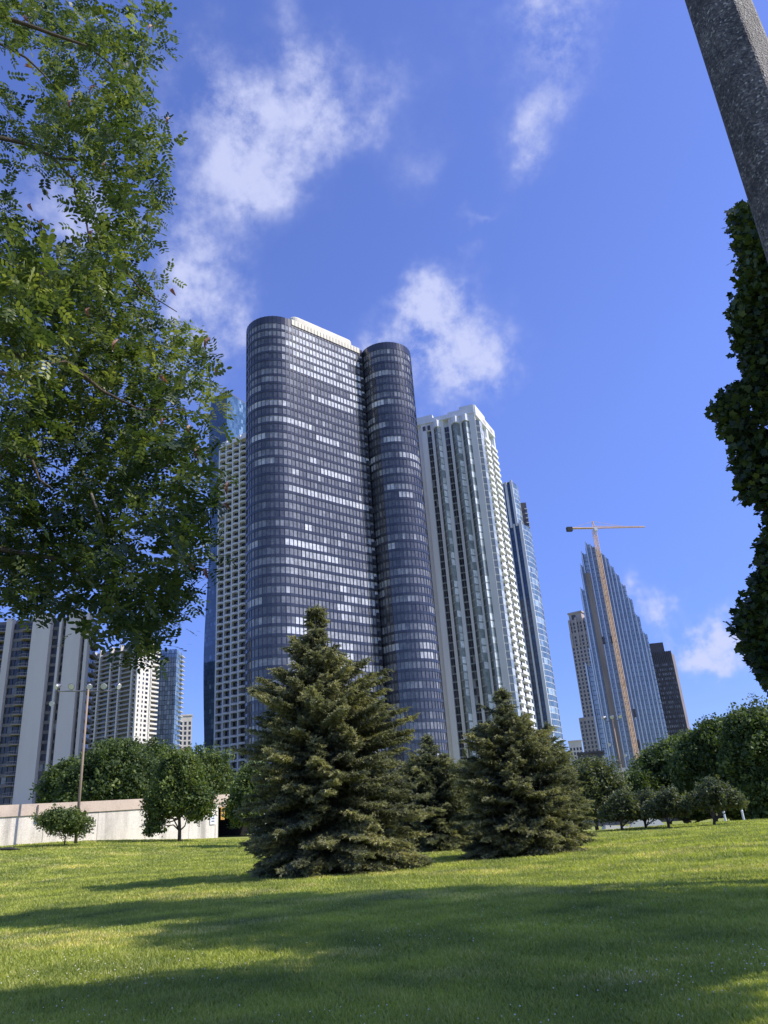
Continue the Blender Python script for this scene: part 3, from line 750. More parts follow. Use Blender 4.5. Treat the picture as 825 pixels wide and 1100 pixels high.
def curved_tower():
    t = thing('residential_tower', 'tall dark bronze glass tower with rounded lobes and a cream penthouse', 'tower')
    n1 = np.array((math.sin(R(42)), -math.cos(R(42)))); r = 9.6
    f0 = np.array(AZ(-7.5, 219)); d = np.array((math.cos(R(42)), math.sin(R(42)))); c1 = f0-n1*r
    c2 = np.array(AZ(1.15, 244.6)); L = 33.0; f1 = f0+d*L
    # outline (counter-clockwise seen from above is not needed): visible part from the left-back of lobe 1 to the back of lobe 2
    a_n = math.atan2(n1[1], n1[0])
    vis = arc(c1, r, a_n-R(190), a_n, 22)
    vis_l = len(vis)
    for i in range(1, 24): vis.append(tuple(f0+d*L*i/23))
    v0 = np.array(vis[-1])-c2; a0 = math.atan2(v0[1], v0[0])
    if a0 < 0: a0 += 2*PI
    l2 = arc(c2, r, R(172), R(172)+R(235), 30)
    vis += l2[0:]
    H0, HT, fh = GZ+4, 167.6, 3.08
    c3 = (-14, 268)
    back = arc(c3, r, R(20), R(200), 10)
    full = vis+back
    core = MB(); core.prism(full, GZ-1, HT-.6, cap=True); 
    cen = np.array((-12, 243.))
    # core slightly inside the glass
    nf = int((HT-H0)/fh); seg = len(full)
    panes = MB()
    for k in range(nf):
        z0 = H0+k*fh+.87; z1 = H0+(k+1)*fh
        base = random.choice([.2, .24, .28, .3, .34]) if rnd() < .86 else .52
        run = 0; val = 0
        lob = random.random() < .17
        for i in range(len(full)-1):
            p, q = full[i], full[i+1]
            flat = vis_l-3 <= i < vis_l+24
            if run <= 0:
                run = random.randint(2, 9); val = base
                if rnd() < (.27 if flat else .15): val = random.uniform(.62, 1.0)
                if flat and k > nf-7 and i < vis_l+16: val = random.choice([.5, .9, 1.])
            run -= 1
            tn = val+random.gauss(0, .07)
            if rnd() < .04: tn = random.uniform(.3, .7)
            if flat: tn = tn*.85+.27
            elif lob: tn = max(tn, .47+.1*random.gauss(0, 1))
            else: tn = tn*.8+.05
            panes.poly([(p[0], p[1], z0), (q[0], q[1], z0), (q[0], q[1], z1), (p[0], p[1], z1)], max(0, min(1, tn)))
    panes.build('curtain_wall', M['hp_pane'], t)
    ar = sum(full[i][0]*full[(i+1) % seg][1]-full[(i+1) % seg][0]*full[i][1] for i in range(seg)); SG = 1 if ar > 0 else -1
    def outn(i):
        p, q = np.array(full[max(i-1, 0)]), np.array(full[min(i+1, seg-1)]); e = q-p; e /= max(1e-6, np.linalg.norm(e)); nn = np.array((e[1], -e[0]))
        return nn*SG
    N = [outn(i) for i in range(seg)]
    core = MB(); core.prism([tuple(np.array(full[i])-N[i]*.3) for i in range(seg)], GZ-1, HT-.3); core.build('core', M['dark_frame'], t)
    for k in range(nf+1):
        z0 = H0+k*fh; mb = MB()
        if k == nf: z1 = HT+.5
        else: z1 = z0+.9
        for i in range(seg-1):
            a, b = np.array(full[i]), np.array(full[i+1]); ao, bo = a+N[i]*.12, b+N[i+1]*.12
            mb.hexa([(*ao, z0), (*bo, z0), (*b, z0), (*a, z0), (*ao, z1), (*bo, z1), (*b, z1), (*a, z1)])
        mb.build('spandrel_band', M['spandrel_glass'], t)
    for i in range(len(vis)):
        flat = vis_l <= i < vis_l+23
        a = np.array(vis[i]); e = np.array((N[i][1], -N[i][0])); w = .06 if flat else .05; dp = .2 if flat else .16
        mb = MB(); q = [a-e*w+N[i]*dp, a+e*w+N[i]*dp, a+e*w, a-e*w]
        mb.hexa([(*p, H0) for p in q]+[(*p, HT+.6) for p in q]); mb.build('mullion', M['dark_frame' if flat else 'lobe_mullion'], t)
    # cream penthouse with rounded ends
    s0 = f0+d*2.5-n1*1.2; s1 = f0+d*30.5-n1*1.2; pts = []
    rr = 2.6; a_ = math.atan2(n1[1], n1[0])
    ca = s0+d*rr-n1*rr; cb = s1-d*rr-n1*rr
    pts = arc(ca, rr, a_-PI/2, a_, 6)+arc(cb, rr, a_, a_+PI/2, 6)
    pts = pts+[tuple(np.array(pts[-1])-n1*9), tuple(np.array(pts[0])-n1*9)]
    mb = MB(); mb.prism(pts, HT-.4, HT+4.6); o = mb.build('penthouse', M['cream'], t)
    bv = o.modifiers.new('bevel', 'BEVEL'); bv.width = .8; bv.segments = 3; bv.limit_method = 'ANGLE'; bv.angle_limit = R(50)
    # ribbed cream band under it, along the flat side
    W = Wall(f0+d*.5, f1); 
    for k in range(22):
        mb = MB(); u = .6+k*1.40; W.box(mb, u, u+1.2, HT-1.5, HT+.75, .27, .36); mb.build('louvre', M['cream'], t)
    # balcony notches up the crevice
    nb = []
    Wc = Wall(tuple(f1-d*2.2), tuple(f1))
    for k in range(0, nf, 1):
        z = H0+k*fh+.2
        nb.append(Wc.one(1.0, 1.9, z, z+1.7, .2, .55))
    many(t, 'balcony', nb, M['dark_frame'])
    mb = MB(); mb.tube([(c1[0]+14, c1[1]+16, HT+4.6), (c1[0]+14, c1[1]+16, HT+6.5)], .4, 6); mb.build('roof_vent', M['dark_frame'], t)
curved_tower()

def grid_tower():
    t = thing('residential_tower', 'pale concrete tower with a grid of bowed windows left of the dark curved tower', 'tower')
    W = Wall(AZ(-13.5, 300), AZ(-11.2, 288)); bw = 4.05; nb = 6; Lw = bw*nb; H0 = GZ+2; HT = 158.5; fh = 2.92; nf = int((HT-H0)/fh)
    core = MB(); core.prism([W.xy(.2, -1.6), W.xy(Lw, -1.6), W.xy(Lw, -24), W.xy(.2, -24)], GZ-1, HT); core.build('core', M['grid_conc'], t)
    for i in range(nb+1):
        W.one(i*bw-.36, i*bw+.36, GZ-1, HT, -1.6, .05).build('pier', M['grid_conc'], t)
    wins = []; sps = []
    for k in range(nf):
        z0 = H0+k*fh
        for i in range(nb):
            u0, u1 = i*bw+.36, (i+1)*bw-.36
            m_ = W.pane(u0, (u0+u1)/2-.04, z0+.72, z0+fh, -1.15, tone_rand(.12)); m2 = W.pane((u0+u1)/2+.04, u1, z0+.72, z0+fh, -1.15, tone_rand(.12))
            wins.append(merge([m_, m2]))
            sb = MB(); ns = 5
            for j in range(ns):
                a, b = j/ns, (j+1)/ns; ua, ub = u0+(u1-u0)*a, u0+(u1-u0)*b; oa, ob = .85*math.sin(PI*a)**.7, .85*math.sin(PI*b)**.7
                sb.hexa([W.p(ua, z0-.05, oa), W.p(ub, z0-.05, ob), W.p(ub, z0-.05, -1.1), W.p(ua, z0-.05, -1.1), W.p(ua, z0+.72, oa), W.p(ub, z0+.72, ob), W.p(ub, z0+.72, -1.1), W.p(ua, z0+.72, -1.1)])
            sps.append(sb)
    many(t, 'window', wins, M['dark_pane']); many(t, 'bowed_balcony', sps, M['grid_conc'])
    for i in range(nb):   # crown: sloping white teeth
        u0, u1 = i*bw, (i+1)*bw; mb = MB()
        mb.hexa([W.p(u0+.05, HT, .4), W.p(u1-.05, HT, .4), W.p(u1-.05, HT, -3), W.p(u0+.05, HT, -3), W.p(u0+.5, HT+3.4, -.9), W.p(u1-.5, HT+3.4, -.9), W.p(u1-.5, HT+3.4, -3), W.p(u0+.5, HT+3.4, -3)])
        mb.build('parapet_block', M['white_conc'], t)
grid_tower()

def wavy_tower():
    """tall blue glass skyscraper whose floors widen and narrow"""
    t = thing('glass_skyscraper', 'deep blue glass skyscraper with a gently waving left edge behind the pale grid tower', 'tower')
    c = np.array(AZ(-12.96, 560)); l = np.array(AZ(-15.0, 588)); dl = l-c; dl /= np.linalg.norm(dl); r_ = np.array(AZ(-11.36, 580))-c; dr = r_/np.linalg.norm(r_)
    HT = 351.5; fh = 3.6; nf = int(HT/fh); pitch = 2.4
    def wid(z): # left width
        a = (z-GZ)/HT
        return 22.0+2.0*math.cos((a-.36)*2*PI*1.9)
    pl = MB(); prr = MB(); bands = []
    nl, nr = 10, 18
    for k in range(nf):
        z0, z1 = GZ+k*fh, GZ+(k+1)*fh
        w0, w1 = wid(z0), wid(z1)
        dark = (k % 24) in (11, 12)
        for i in range(nl):
            a, b = i/nl, (i+1)/nl
            tn = .1 if dark else min(1, max(0, random.gauss(.38, .12)+(.35 if rnd() < .05 else 0)))
            p = [c+dl*w0*a, c+dl*w0*b, c+dl*w1*b, c+dl*w1*a]
            pl.poly([(*p[0], z0+.55), (*p[1], z0+.55), (*p[2], z1), (*p[3], z1)], tn)
            pl.poly([(*p[0], z0), (*p[1], z0), (*p[1], z0+.55), (*p[0], z0+.55)], .15)
        for i in range(nr):
            a, b = i*pitch, (i+1)*pitch
            tn = .1 if dark else min(1, max(0, random.gauss(.5, .1)+(.45 if (7 <= i <= 8 and k > nf-22 and rnd() < .5) else 0)))
            prr.poly([(*(c+dr*a), z0), (*(c+dr*b), z0), (*(c+dr*b), z1), (*(c+dr*a), z1)], tn)
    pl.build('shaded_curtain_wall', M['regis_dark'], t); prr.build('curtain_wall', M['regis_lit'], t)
    e = c+dr*nr*pitch; core = MB(); m_ = 18.5
    q = [c+(dl+dr)*.4, c+dl*m_, c+dl*m_+dr*(nr*pitch-.5), c+dr*(nr*pitch-.3)+dl*.4]
    core.prism([tuple(x) for x in q], GZ-1, GZ+nf*fh); core.build('core', M['dark_frame'], t)
    cap = MB(); w = wid(GZ+nf*fh); q = [c-(dl+dr)*.1, c+dl*w, c+dl*w+dr*nr*pitch, c+dr*nr*pitch]; cap.prism([tuple(x) for x in q], GZ+nf*fh+.01, GZ+nf*fh+1.2); cap.build('parapet', M['lamp_metal'], t)
    lf = MB(); 
    for k in range(0, nf, 2):
        z0 = GZ+k*fh; a = c+dl*wid(z0); 
    return t
wavy_tower()

def bay_tower():
    t = thing('residential_tower', 'white concrete tower with vertical bay window strips right of the dark curved tower', 'tower')
    A = AZ(3.2, 289.7); C = AZ(8.43, 284.5); W = Wall(A, C); L = W.L; HT = 163.5; H0 = GZ; fh = 3.02; nf = int((HT-5-H0)/fh)
    X0 = 453.8-447; tot = L; 
    f_left = (AZ(3.75, 288.8)[0]-W.A[0])/W.d[0]       # where the first fin starts
    U = lambda s: f_left+(L-f_left)*s
    core = MB(); back = 24
    cr_ = AZ(9.79, 309); V = Wall(C, cr_)
    core.prism([W.xy(-8, -1.2), W.xy(L-.6, -1.2), V.xy(V.L-.3, -1.2), tuple(np.array(V.xy(V.L-.3, -1.2))+(np.array(W.xy(-8))-np.array(W.xy(L))))], GZ-1, HT); core.build('core', M['t3_conc'], t)
    strips = [(0, .096, 'fin'), (.096, .18, 'dark'), (.18, .23, 'conc'), (.23, .36, 'bay'), (.36, .42, 'conc'), (.42, .51, 'dark'), (.51, .555, 'conc'), (.555, .71, 'bay'), (.71, .745, 'conc'), (.745, .89, 'bay'), (.89, 1.0, 'fin')]
    panes = []; bays = []; bands = []
    for (a, b, kind) in strips:
        u0, u1 = U(a), U(b); top = HT if kind == 'fin' else (HT-2 if kind == 'conc' else HT-6)
        if kind in ('fin', 'conc'):
            W.one(u0, u1, GZ-1, top, -1.2, .35 if kind == 'fin' else .12).build('pier', M['t3_conc'], t)
            continue
        if kind == 'dark':
            for k in range(nf):
                z = H0+k*fh; panes.append(merge([W.pane(u0, (u0+u1)/2-.06, z+.5, z+fh, -.75, tone_rand(.1)), W.pane((u0+u1)/2+.06, u1, z+.5, z+fh, -.75, tone_rand(.1))]))
                bands.append(W.one(u0, u1, z, z+.5, -1.2, -.55))
        else:   # projecting bay, canted window either side; facet tones paint in shade and sun
            m1 = u0+(u1-u0)*.42; m2 = u0+(u1-u0)*.62; dp = 1.5
            for k in range(nf):
                z = H0+k*fh; q = MB()
                q.poly([W.p(u0, z+.55, -.6), W.p(m1, z+.55, dp), W.p(m1, z+fh, dp), W.p(u0, z+fh, -.6)], random.uniform(.05, .35))
                q.poly([W.p(m1, z+.55, dp), W.p(m2, z+.55, dp), W.p(m2, z+fh, dp), W.p(m1, z+fh, dp)], random.uniform(.2, .6))
                q.poly([W.p(m2, z+.55, dp), W.p(u1, z+.55, -.3), W.p(u1, z+fh, -.3), W.p(m2, z+fh, dp)], random.choice([.5, .8, 1., 1.]))
                bays.append(q)
                s = MB()
                for (ua, oa, ub, ob) in ((u0, -.6, m1, dp), (m1, dp, m2, dp), (m2, dp, u1, -.3)):
                    s.hexa([W.p(ua, z, oa+.03), W.p(ub, z, ob+.03), W.p(ub, z, -1.1), W.p(ua, z, -1.1), W.p(ua, z+.55, oa+.03), W.p(ub, z+.55, ob+.03), W.p(ub, z+.55, -1.1), W.p(ua, z+.55, -1.1)])
                bands.append(s)
            s = MB()   # white cap over the bay
            s.prism([W.xy(u0-.3, -.3), W.xy(m1-.2, dp+.5), W.xy(m2+.2, dp+.5), W.xy(u1+.3, -.1)], H0+nf*fh, H0+nf*fh+3.2); s.build('bay_cap', M['t3_white'], t)
    many(t, 'window', panes, M['dark_pane']); many(t, 'bay_window', bays, M['green_pane']); many(t, 'spandrel', bands, M['t3_bands'])
    # top storeys: punched windows and stepped parapets
    W.one(U(.1), U(.2), HT-6, HT-1.0, -1.2, .2).build('parapet', M['t3_conc'], t)
    for (a, b, h) in ((-.12, .235, 1.4), (.235, .52, -.2), (.52, .74, .6), (.74, 1.0, 2.0)):
        W.one(U(a), U(b), HT-2.2, HT+h, -5, .7).build('parapet', M['t3_white'], t)
    for (a, b) in ((.03, .085), (.12, .17)):
        W.one(U(a), U(b), HT-5.6, HT-3.4, .05, .42).build('window', M['black_panel'], t)
    # chamfered corner bay, its facet tones painted from shade to sun
    cb = []; 
    for k in range(nf):
        z = H0+k*fh; q = MB()
        a0 = np.array(W.xy(L, .0)); a1 = np.array(V.xy(1.2, 1.3)); a2 = np.array(V.xy(4.6, 1.3)); a3 = np.array(V.xy(5.6, 0))
        q.poly([(*a0, z+.4), (*a1, z+.4), (*a1, z+fh), (*a0, z+fh)], .08); q.poly([(*a1, z+.4), (*a2, z+.4), (*a2, z+fh), (*a1, z+fh)], random.choice([.5, .65, .8])); q.poly([(*a2, z+.4), (*a3, z+.4), (*a3, z+fh), (*a2, z+fh)], .8)
        cb.append(q)
        s = MB(); s.prism([tuple(a0), tuple(a1), tuple(a2), tuple(a3), V.xy(4, -1.5)], z, z+.4); bands.append(s)
    many(t, 'corner_window', cb, M['green_pane']); many(t, 'spandrel', bands[-nf:], M['t3_bands'])
    # sunlit side with two stacks of balconies
    VL = V.L; slabs = []; wn = []
    for (a, b) in ((5.6, 7.6), (13.6, 16.0), (VL-1.6, VL)):
        V.one(a, b, GZ-1, HT-2.5, -1.2, .3).build('pier', M['t3_white'], t)
    for (a, b) in ((7.6, 13.6), (16.0, VL-1.6)):
        for k in range(nf-1):
            z = H0+k*fh; s = MB(); V.box(s, a, b, z-.12, z+.12, -1.0, 1.3); V.box(s, a, b, z+.12, z+1.15, 1.18, 1.3); slabs.append(s)
            V.box(s, a, a+1.7, z+1.15, z+fh, -1.2, -.35)
            wn.append(V.pane(a, b, z, z+fh, -.9, random.uniform(0, .4)))
    many(t, 'balcony', slabs, M['t3_white']); many(t, 'recessed_window', wn, M['dark_pane'])
    V.one(0, VL*.5, HT-3, HT+2.0, -6, .6).build('parapet', M['t3_white'], t); V.one(VL*.5+.01, VL, HT-3, HT+.6, -6, .6).build('parapet', M['t3_white'], t)
    for u in (9, 18): V.one(u, u+4.4, HT-2.2, HT-.6, .5, .63).build('window', M['beige'], t)
M['t3_bands'] = mat('grey_green_spandrel', (.26, .29, .28), .5, .3, .15)
bay_tower()

def slim_glass_tower():
    t = thing('glass_tower', 'slim blue glass tower with white vertical fins right of the bay window tower', 'tower')
    D = 420; a = np.array(AZ(9.2, D+4)); b = np.array(AZ(11.0, D)); W = Wall(a, b); HT = 187.5; HL = 160; fh = 3.3
    Lw = W.L; e = np.array(AZ(11.67, D+16))
    # curved east side
    def side(p0, p1, bulge, n):
        p0 = np.array(p0); p1 = np.array(p1); dd = p1-p0; nn = np.array((dd[1], -dd[0])); nn /= np.linalg.norm(nn)
        if nn[0] < 0: nn = -nn
        return [tuple(p0+dd*i/n+nn*bulge*math.sin(PI*i/n)) for i in range(n+1)]
    low = side(b, e, 1.0, 7); 
    hi0 = np.array(AZ(10.72, D+.5)); hi1 = np.array(AZ(11.17, D+12)); hi = side(hi0, hi1, .8, 6)
    def body(pts, wl, z0, z1, name):
        c = MB(); A = W.xy(wl[0], -.4); B = tuple(np.array(pts[-1])+np.array((-3, 14))); cc = [A]+[tuple(np.array(p)-np.array((.3, -.3))) for p in pts]+[B, tuple(np.array(A)+np.array((3, 26)))]
        c.prism(cc, z0, z1); c.build(name, M['dark_frame'], t)
    body(low, (0, 0), GZ-1, HL, 'core'); body(hi, (0, 0), HL, HT, 'core')
    pn = MB(); bands = []
    for (pts, z0, z1) in ((low, GZ, HL), (hi, HL, HT)):
        nf = int((z1-z0)/fh)
        for k in range(nf):
            zz = z0+k*fh; row = random.random() < .18
            for i in range(len(pts)-1):
                tn = random.gauss(.48, .12)+(.45 if row and rnd() < .7 else 0)
                p, q = pts[i], pts[i+1]; pn.poly([(*p, zz+.35), (*q, zz+.35), (*q, zz+fh), (*p, zz+fh)], min(1, max(0, tn)))
            s = MB()
            for i in range(len(pts)-1):
                p, q = pts[i], pts[i+1]; s.poly([(p[0], p[1], zz), (q[0], q[1], zz), (q[0], q[1], zz+.35), (p[0], p[1], zz+.35)])
            bands.append(s)
    pn.build('curtain_wall', M['teal_pane'], t); many(t, 'spandrel', bands, M['steel_white'])
    for pts, z0, z1 in ((low, GZ, HL), (hi, HL, HT)):
        for i in range(1, len(pts)-1, 2):
            m_ = MB(); x, y = pts[i]; m_.box(x-.12, x+.12, y-.12, y+.12, z0, z1); m_.build('mullion', M['steel_white'], t)
    # shaded face
    fp = MB(); nf = int((HL-GZ)/fh)
    Wd = MB()
    for k in range(int((HT-GZ)/fh)):
        z = GZ+k*fh
        u1 = Lw if z+fh < HL else (hi0[0]-W.A[0])/W.d[0]
        nn = int(u1/1.7)
        for i in range(nn): 
            a_, b_ = i*u1/nn, (i+1)*u1/nn; fp.poly([W.p(a_+.05, z+.3, 0), W.p(b_-.05, z+.3, 0), W.p(b_-.05, z+fh, 0), W.p(a_+.05, z+fh, 0)], max(0, random.gauss(.18, .12)))
    fp.build('shaded_curtain_wall', M['regis_dark'], t)
    uA = lambda az: (W.A[1]*math.tan(R(az))-W.A[0])/(W.d[0]-W.d[1]*math.tan(R(az)))
    for az, z0, z1, w in ((9.98, GZ, HT+.3, .35), (10.22, HL-2, HT+.3, .7), (10.42, GZ, HL, .45), (10.66, HL-1.5, HT+.6, .7), (10.93, GZ, HL+.5, .9)):
        u = uA(az); W.one(u-w, u+w, z0, z1, -.2, .7).build('vertical_fin', M['steel_white'], t)
    q = MB(); x, y = hi1; q.box(x-1.5, x+2.9, y-2, y+5, HL, HT-11); q.build('louvred_plant_screen', M['black_panel'], t)
    for z in (HL, HL+3, HL+6, HL+9, HL+12):
        q = MB(); q.box(x+1.5, x+3.3, y-2.4, y+5, z, z+.5); q.build('balcony', M['steel_white'], t)
slim_glass_tower()

def fin_apartments():
    t = thing('apartment_tower', 'dark apartment tower with broad grey concrete fins and curved balconies at far left', 'tower')
    A = AZ(-36.5, 300); B = AZ(-22.7, 262); W = Wall(A, B); HT = 73.5; H0 = 2.; fh = 3.05; nf = int((HT-H0)/fh)
    uA = lambda az: (W.A[1]*math.tan(R(az))-W.A[0])/(W.d[0]-W.d[1]*math.tan(R(az)))
    def az_at(px): return math.degrees(math.atan2(*ray(px, 760)[:2]))
    u = lambda px: uA(az_at(px))
    core = MB(); core.prism([W.xy(0, -2.2), W.xy(u(88.4), -2.2), W.xy(u(88.4)-12, -22), W.xy(0, -22)], 0, HT-.3); core.build('core', M['apt_dark'], t)
    # measured at the 760 px row: fins and the strips between them
    spec = [(-150, -120, 'fin'), (-120, -80, 'bal'), (-80, -60, 'thin'), (-60, -25, 'win'), (-25, -4, 'bal'), (-4, 2.5, 'thin'), (2.5, 14, 'win'), (14, 26.5, 'bal'), (26.5, 46.5, 'fin'), (46.5, 55.5, 'win'), (55.5, 58, 'thin'), (58, 64, 'win'), (64, 81, 'fin'), (81, 85, 'win'), (85, 88.5, 'thin')]
    wn = []; bl = []; sl = []
    for a, b, k in spec:
        u0, u1 = u(a), u(b)
        if k == 'fin': W.one(u0, u1, 0, HT+.6, -2.2, 1.0).build('concrete_fin', M['fin_conc'], t)
        elif k == 'thin': W.one(u0, u1, 0, HT, -2.2, .35).build('concrete_pier', M['fin_conc'], t)
        else:
            for j in range(nf):
                z = H0+j*fh; n = max(1, round((u1-u0)/1.6)); q = MB(); s = MB()
                for i in range(n):
                    a_, b_ = u0+(u1-u0)*i/n+.12, u0+(u1-u0)*(i+1)/n-.12; q.poly([W.p(a_, z+.8, -1.2), W.p(b_, z+.8, -1.2), W.p(b_, z+fh-.25, -1.2), W.p(a_, z+fh-.25, -1.2)], tone_rand(.18))
                wn.append(q); W.box(s, u0, u1, z-.25, z+.75, -2.2, -1.05); sl.append(s)
                if k == 'bal':
                    ns = 6; r = MB()
                    for i in range(ns):
                        aa, bb = i/ns, (i+1)/ns; ua, ub = u0+(u1-u0)*aa, u0+(u1-u0)*bb; oa, ob = 1.5*math.sin(PI*(.06+.88*aa)), 1.5*math.sin(PI*(.06+.88*bb))
                        r.hexa([W.p(ua, z-.15, oa), W.p(ub, z-.15, ob), W.p(ub, z-.15, -1), W.p(ua, z-.15, -1), W.p(ua, z+.1, oa), W.p(ub, z+.1, ob), W.p(ub, z+.1, -1), W.p(ua, z+.1, -1)])
                        r.hexa([W.p(ua, z+.95, oa), W.p(ub, z+.95, ob), W.p(ub, z+.95, ob-.08), W.p(ua, z+.95, oa-.08), W.p(ua, z+1.05, oa), W.p(ub, z+1.05, ob), W.p(ub, z+1.05, ob-.08), W.p(ua, z+1.05, oa-.08)])
                        r.poly([W.p(ua, z+.1, oa-.03), W.p(ua+.06, z+.1, oa-.03), W.p(ua+.06, z+.95, oa-.03), W.p(ua, z+.95, oa-.03)])
                    bl.append(r)
    many(t, 'window', wn, M['dark_pane']); many(t, 'spandrel', sl, M['apt_dark']); many(t, 'balcony', bl, M['apt_rail'])
    # darker end block with small balconies
    e0 = np.array(W.xy(u(88.5), -2)); e1 = np.array(AZ(-22.02, 272)); X = Wall(e0, e1); xs = []
    cb = MB(); cb.prism([tuple(e0), tuple(e1), tuple(e1+np.array((-6, 14))), tuple(e0+np.array((-6, 14)))], 0, HT-.8); cb.build('end_block', M['apt_dark'], t); xw = []
    for j in range(nf):
        z = H0+j*fh; s = MB(); X.box(s, 0, X.L-.6, z-.15, z+.12, 0, 1.0); X.box(s, 0, X.L-.6, z+.12, z+1.0, .92, 1.0); xs.append(s)
        for i in range(4): xw.append(X.pane(X.L*i/4+.3, X.L*(i+1)/4-.3, z+.3, z+fh-.3, .06, tone_rand(.15)))
    many(t, 'end_window', xw, M['dark_pane']); many(t, 'end_balcony', xs, M['apt_dark'])
    W.one(u(-8), u(24), 8, 10.5, 1.6, 6.5).build('low_annex', M['fin_conc'], t)
fin_apartments()

def white_apartments():
    t = thing('apartment_tower', 'distant apartment tower at left with a bright white windowed side and shaded balconies', 'tower')
    def az_at(px, y=745): return math.degrees(math.atan2(*ray(px, y)[:2]))
    C = AZ(az_at(146), 520); A = AZ(-24.5, 590); W = Wall(A, C); E_ = AZ(-17.62, 536); V = Wall(C, E_); HT = 126; fh = 3.0; nf = int((HT-6)/fh)
    core = MB(); back = np.array((-22, 26)); core.prism([W.xy(0, -1.5), W.xy(W.L-.5, -1.0), V.xy(V.L-.3, -1.2), tuple(np.array(V.xy(V.L-.3))+back*1.2)], 0, HT-1); core.build('core', M['apt_dark'], t)
    uA = lambda az: (W.A[1]*math.tan(R(az))-W.A[0])/(W.d[0]-W.d[1]*math.tan(R(az)))
    sl = []; wn = []
    for k in range(nf):
        z = 4+k*fh; s = MB(); W.box(s, 0, W.L-1, z-.15, z+.15, -1.2, .9); W.box(s, 0, W.L-1, z+.15, z+.85, .8, .9); sl.append(s)
        q = MB(); n = 26
        for i in range(n):
            a_, b_ = W.L*i/n+.3, W.L*(i+1)/n-.3; q.poly([W.p(a_, z+.3, -1.1), W.p(b_, z+.3, -1.1), W.p(b_, z+fh-.4, -1.1), W.p(a_, z+fh-.4, -1.1)], random.uniform(.1, .8))
        wn.append(q)
    many(t, 'balcony', sl, M['grey_slab']); many(t, 'window_row', wn, M['dark_pane'])
    for px in (99, 106, 118, 128, 141.5):
        u0 = uA(az_at(px)); W.one(u0-.55, u0+.55, 0, HT, -1.2, 1.3).build('concrete_pier', M['fin_conc'], t)
    # sunlit face
    wd = []; bal = []
    V.one(0, V.L*.62, 0, HT-.2, -1, .2).build('white_wall', M['white_conc'], t)
    for k in range(nf):
        z = 4+k*fh
        for u, w in ((1.6, 1.3), (5.6, 1.2), (8.6, 2.4), (13.2, 1.2)):
            if u+w < V.L*.62-.4: wd.append(V.one(u, u+w, z+.9, z+2.5, .12, .24, tone=random.uniform(0, .5)))
        s = MB(); V.box(s, V.L*.64, V.L, z-.15, z+.95, -.6, 1.2); bal.append(s)
    many(t, 'window', wd, M['dark_pane']); many(t, 'corner_balcony', bal, M['white_conc'])
    V.one(V.L*.62, V.L*.66, 0, HT, -1, .9).build('concrete_pier', M['white_conc'], t)
    V.one(-1, V.L*.8, HT-.2, HT+2.8, -6, .5).build('parapet', M['white_conc'], t)
white_apartments()

def pale_glass_tower():
    t = thing('glass_tower', 'pale blue glass tower right of the white apartment tower at left', 'tower')
    D = 560; A = AZ(-17.8, D); B = AZ(-16.35, D-4); C = AZ(-15.9, D+12); W = Wall(A, B); V = Wall(B, C); HT = .2285*D+1.6; fh = 3.3; nf = int(HT/fh)
    core = MB(); core.prism([W.xy(0, -.3), W.xy(W.L, -.3), V.xy(V.L, -.3), tuple(np.array(V.xy(V.L))+np.array((-10, 12))), tuple(np.array(W.xy(0))+np.array((0, 20)))], 0, HT-1.5); core.build('core', M['dark_frame'], t)
    for w, nm, m_, mean, n in ((W, 'shaded_curtain_wall', 'blue_pane', .5, 8), (V, 'curtain_wall', 'teal_pane', .6, 7)):
        q = MB()
        for k in range(nf):
            z = k*fh
            for i in range(n):
                a_, b_ = w.L*i/n+.1, w.L*(i+1)/n-.1
                low = k < nf*.42 and nm[0] == 's' and i > 2
                q.poly([w.p(a_, z+.3), w.p(b_, z+.3), w.p(b_, z+fh), w.p(a_, z+fh)], .12 if low else min(1, max(0, random.gauss(mean, .13))))
        q.build(nm, M[m_], t)
    sl = []
    for k in range(nf):
        sl.append(V.one(V.L*.55, V.L+1.5, k*fh-.1, k*fh+.5, 0, 1.6))
    many(t, 'balcony', sl, M['steel_white'])
pale_glass_tower()

def stone_block(name, label, az0, az1, D, HT, m, nx, fh, base=0, wm='dark_pane', tiers=None, side=None):
    """smaller far block with punched windows"""
    t = thing(name, label, 'building'); W = Wall(AZ(az0, D), AZ(az1, D)); 
    W.one(0, W.L, base, HT, -18, 0).build('wall', M[m], t)
    wn = []; nf = int((HT-base-2)/fh)
    for k in range(nf):
        for i in range(nx):
            c = W.L*(i+.5)/nx; w = W.L/nx*.27; z = base+1+k*fh; wn.append(W.one(c-w, c+w, z+.7, z+fh*.82, -.3, .05, tone=random.uniform(0, .5)))
    many(t, 'window', wn, M[wm])
    W.one(-.5, W.L+.5, HT+.01, HT+1.2, -18.5, .6).build('cornice', M[m], t)
    return t, W
stone_block('office_building', 'small distant tan building between the pale glass tower and the deep blue skyscraper', -16.0, -15.1, 700, .1455*700, 'cream', 3, 4.2)
stone_block('office_building', 'small pink stone building low in front of the distant tan one at left', -16.05, -15.1, 640, .105*640, 'brown_panel', 3, 4.)
stone_block('office_building', 'low dark slab building below the beige stone tower', 12.5, 14.3, 520, .0665*520, 'black_panel', 9, 3.6)
stone_block('office_building', 'small distant white building peeking beside the slim blue glass tower', 12.0, 12.9, 800, .081*800, 'white_conc', 4, 4.2)

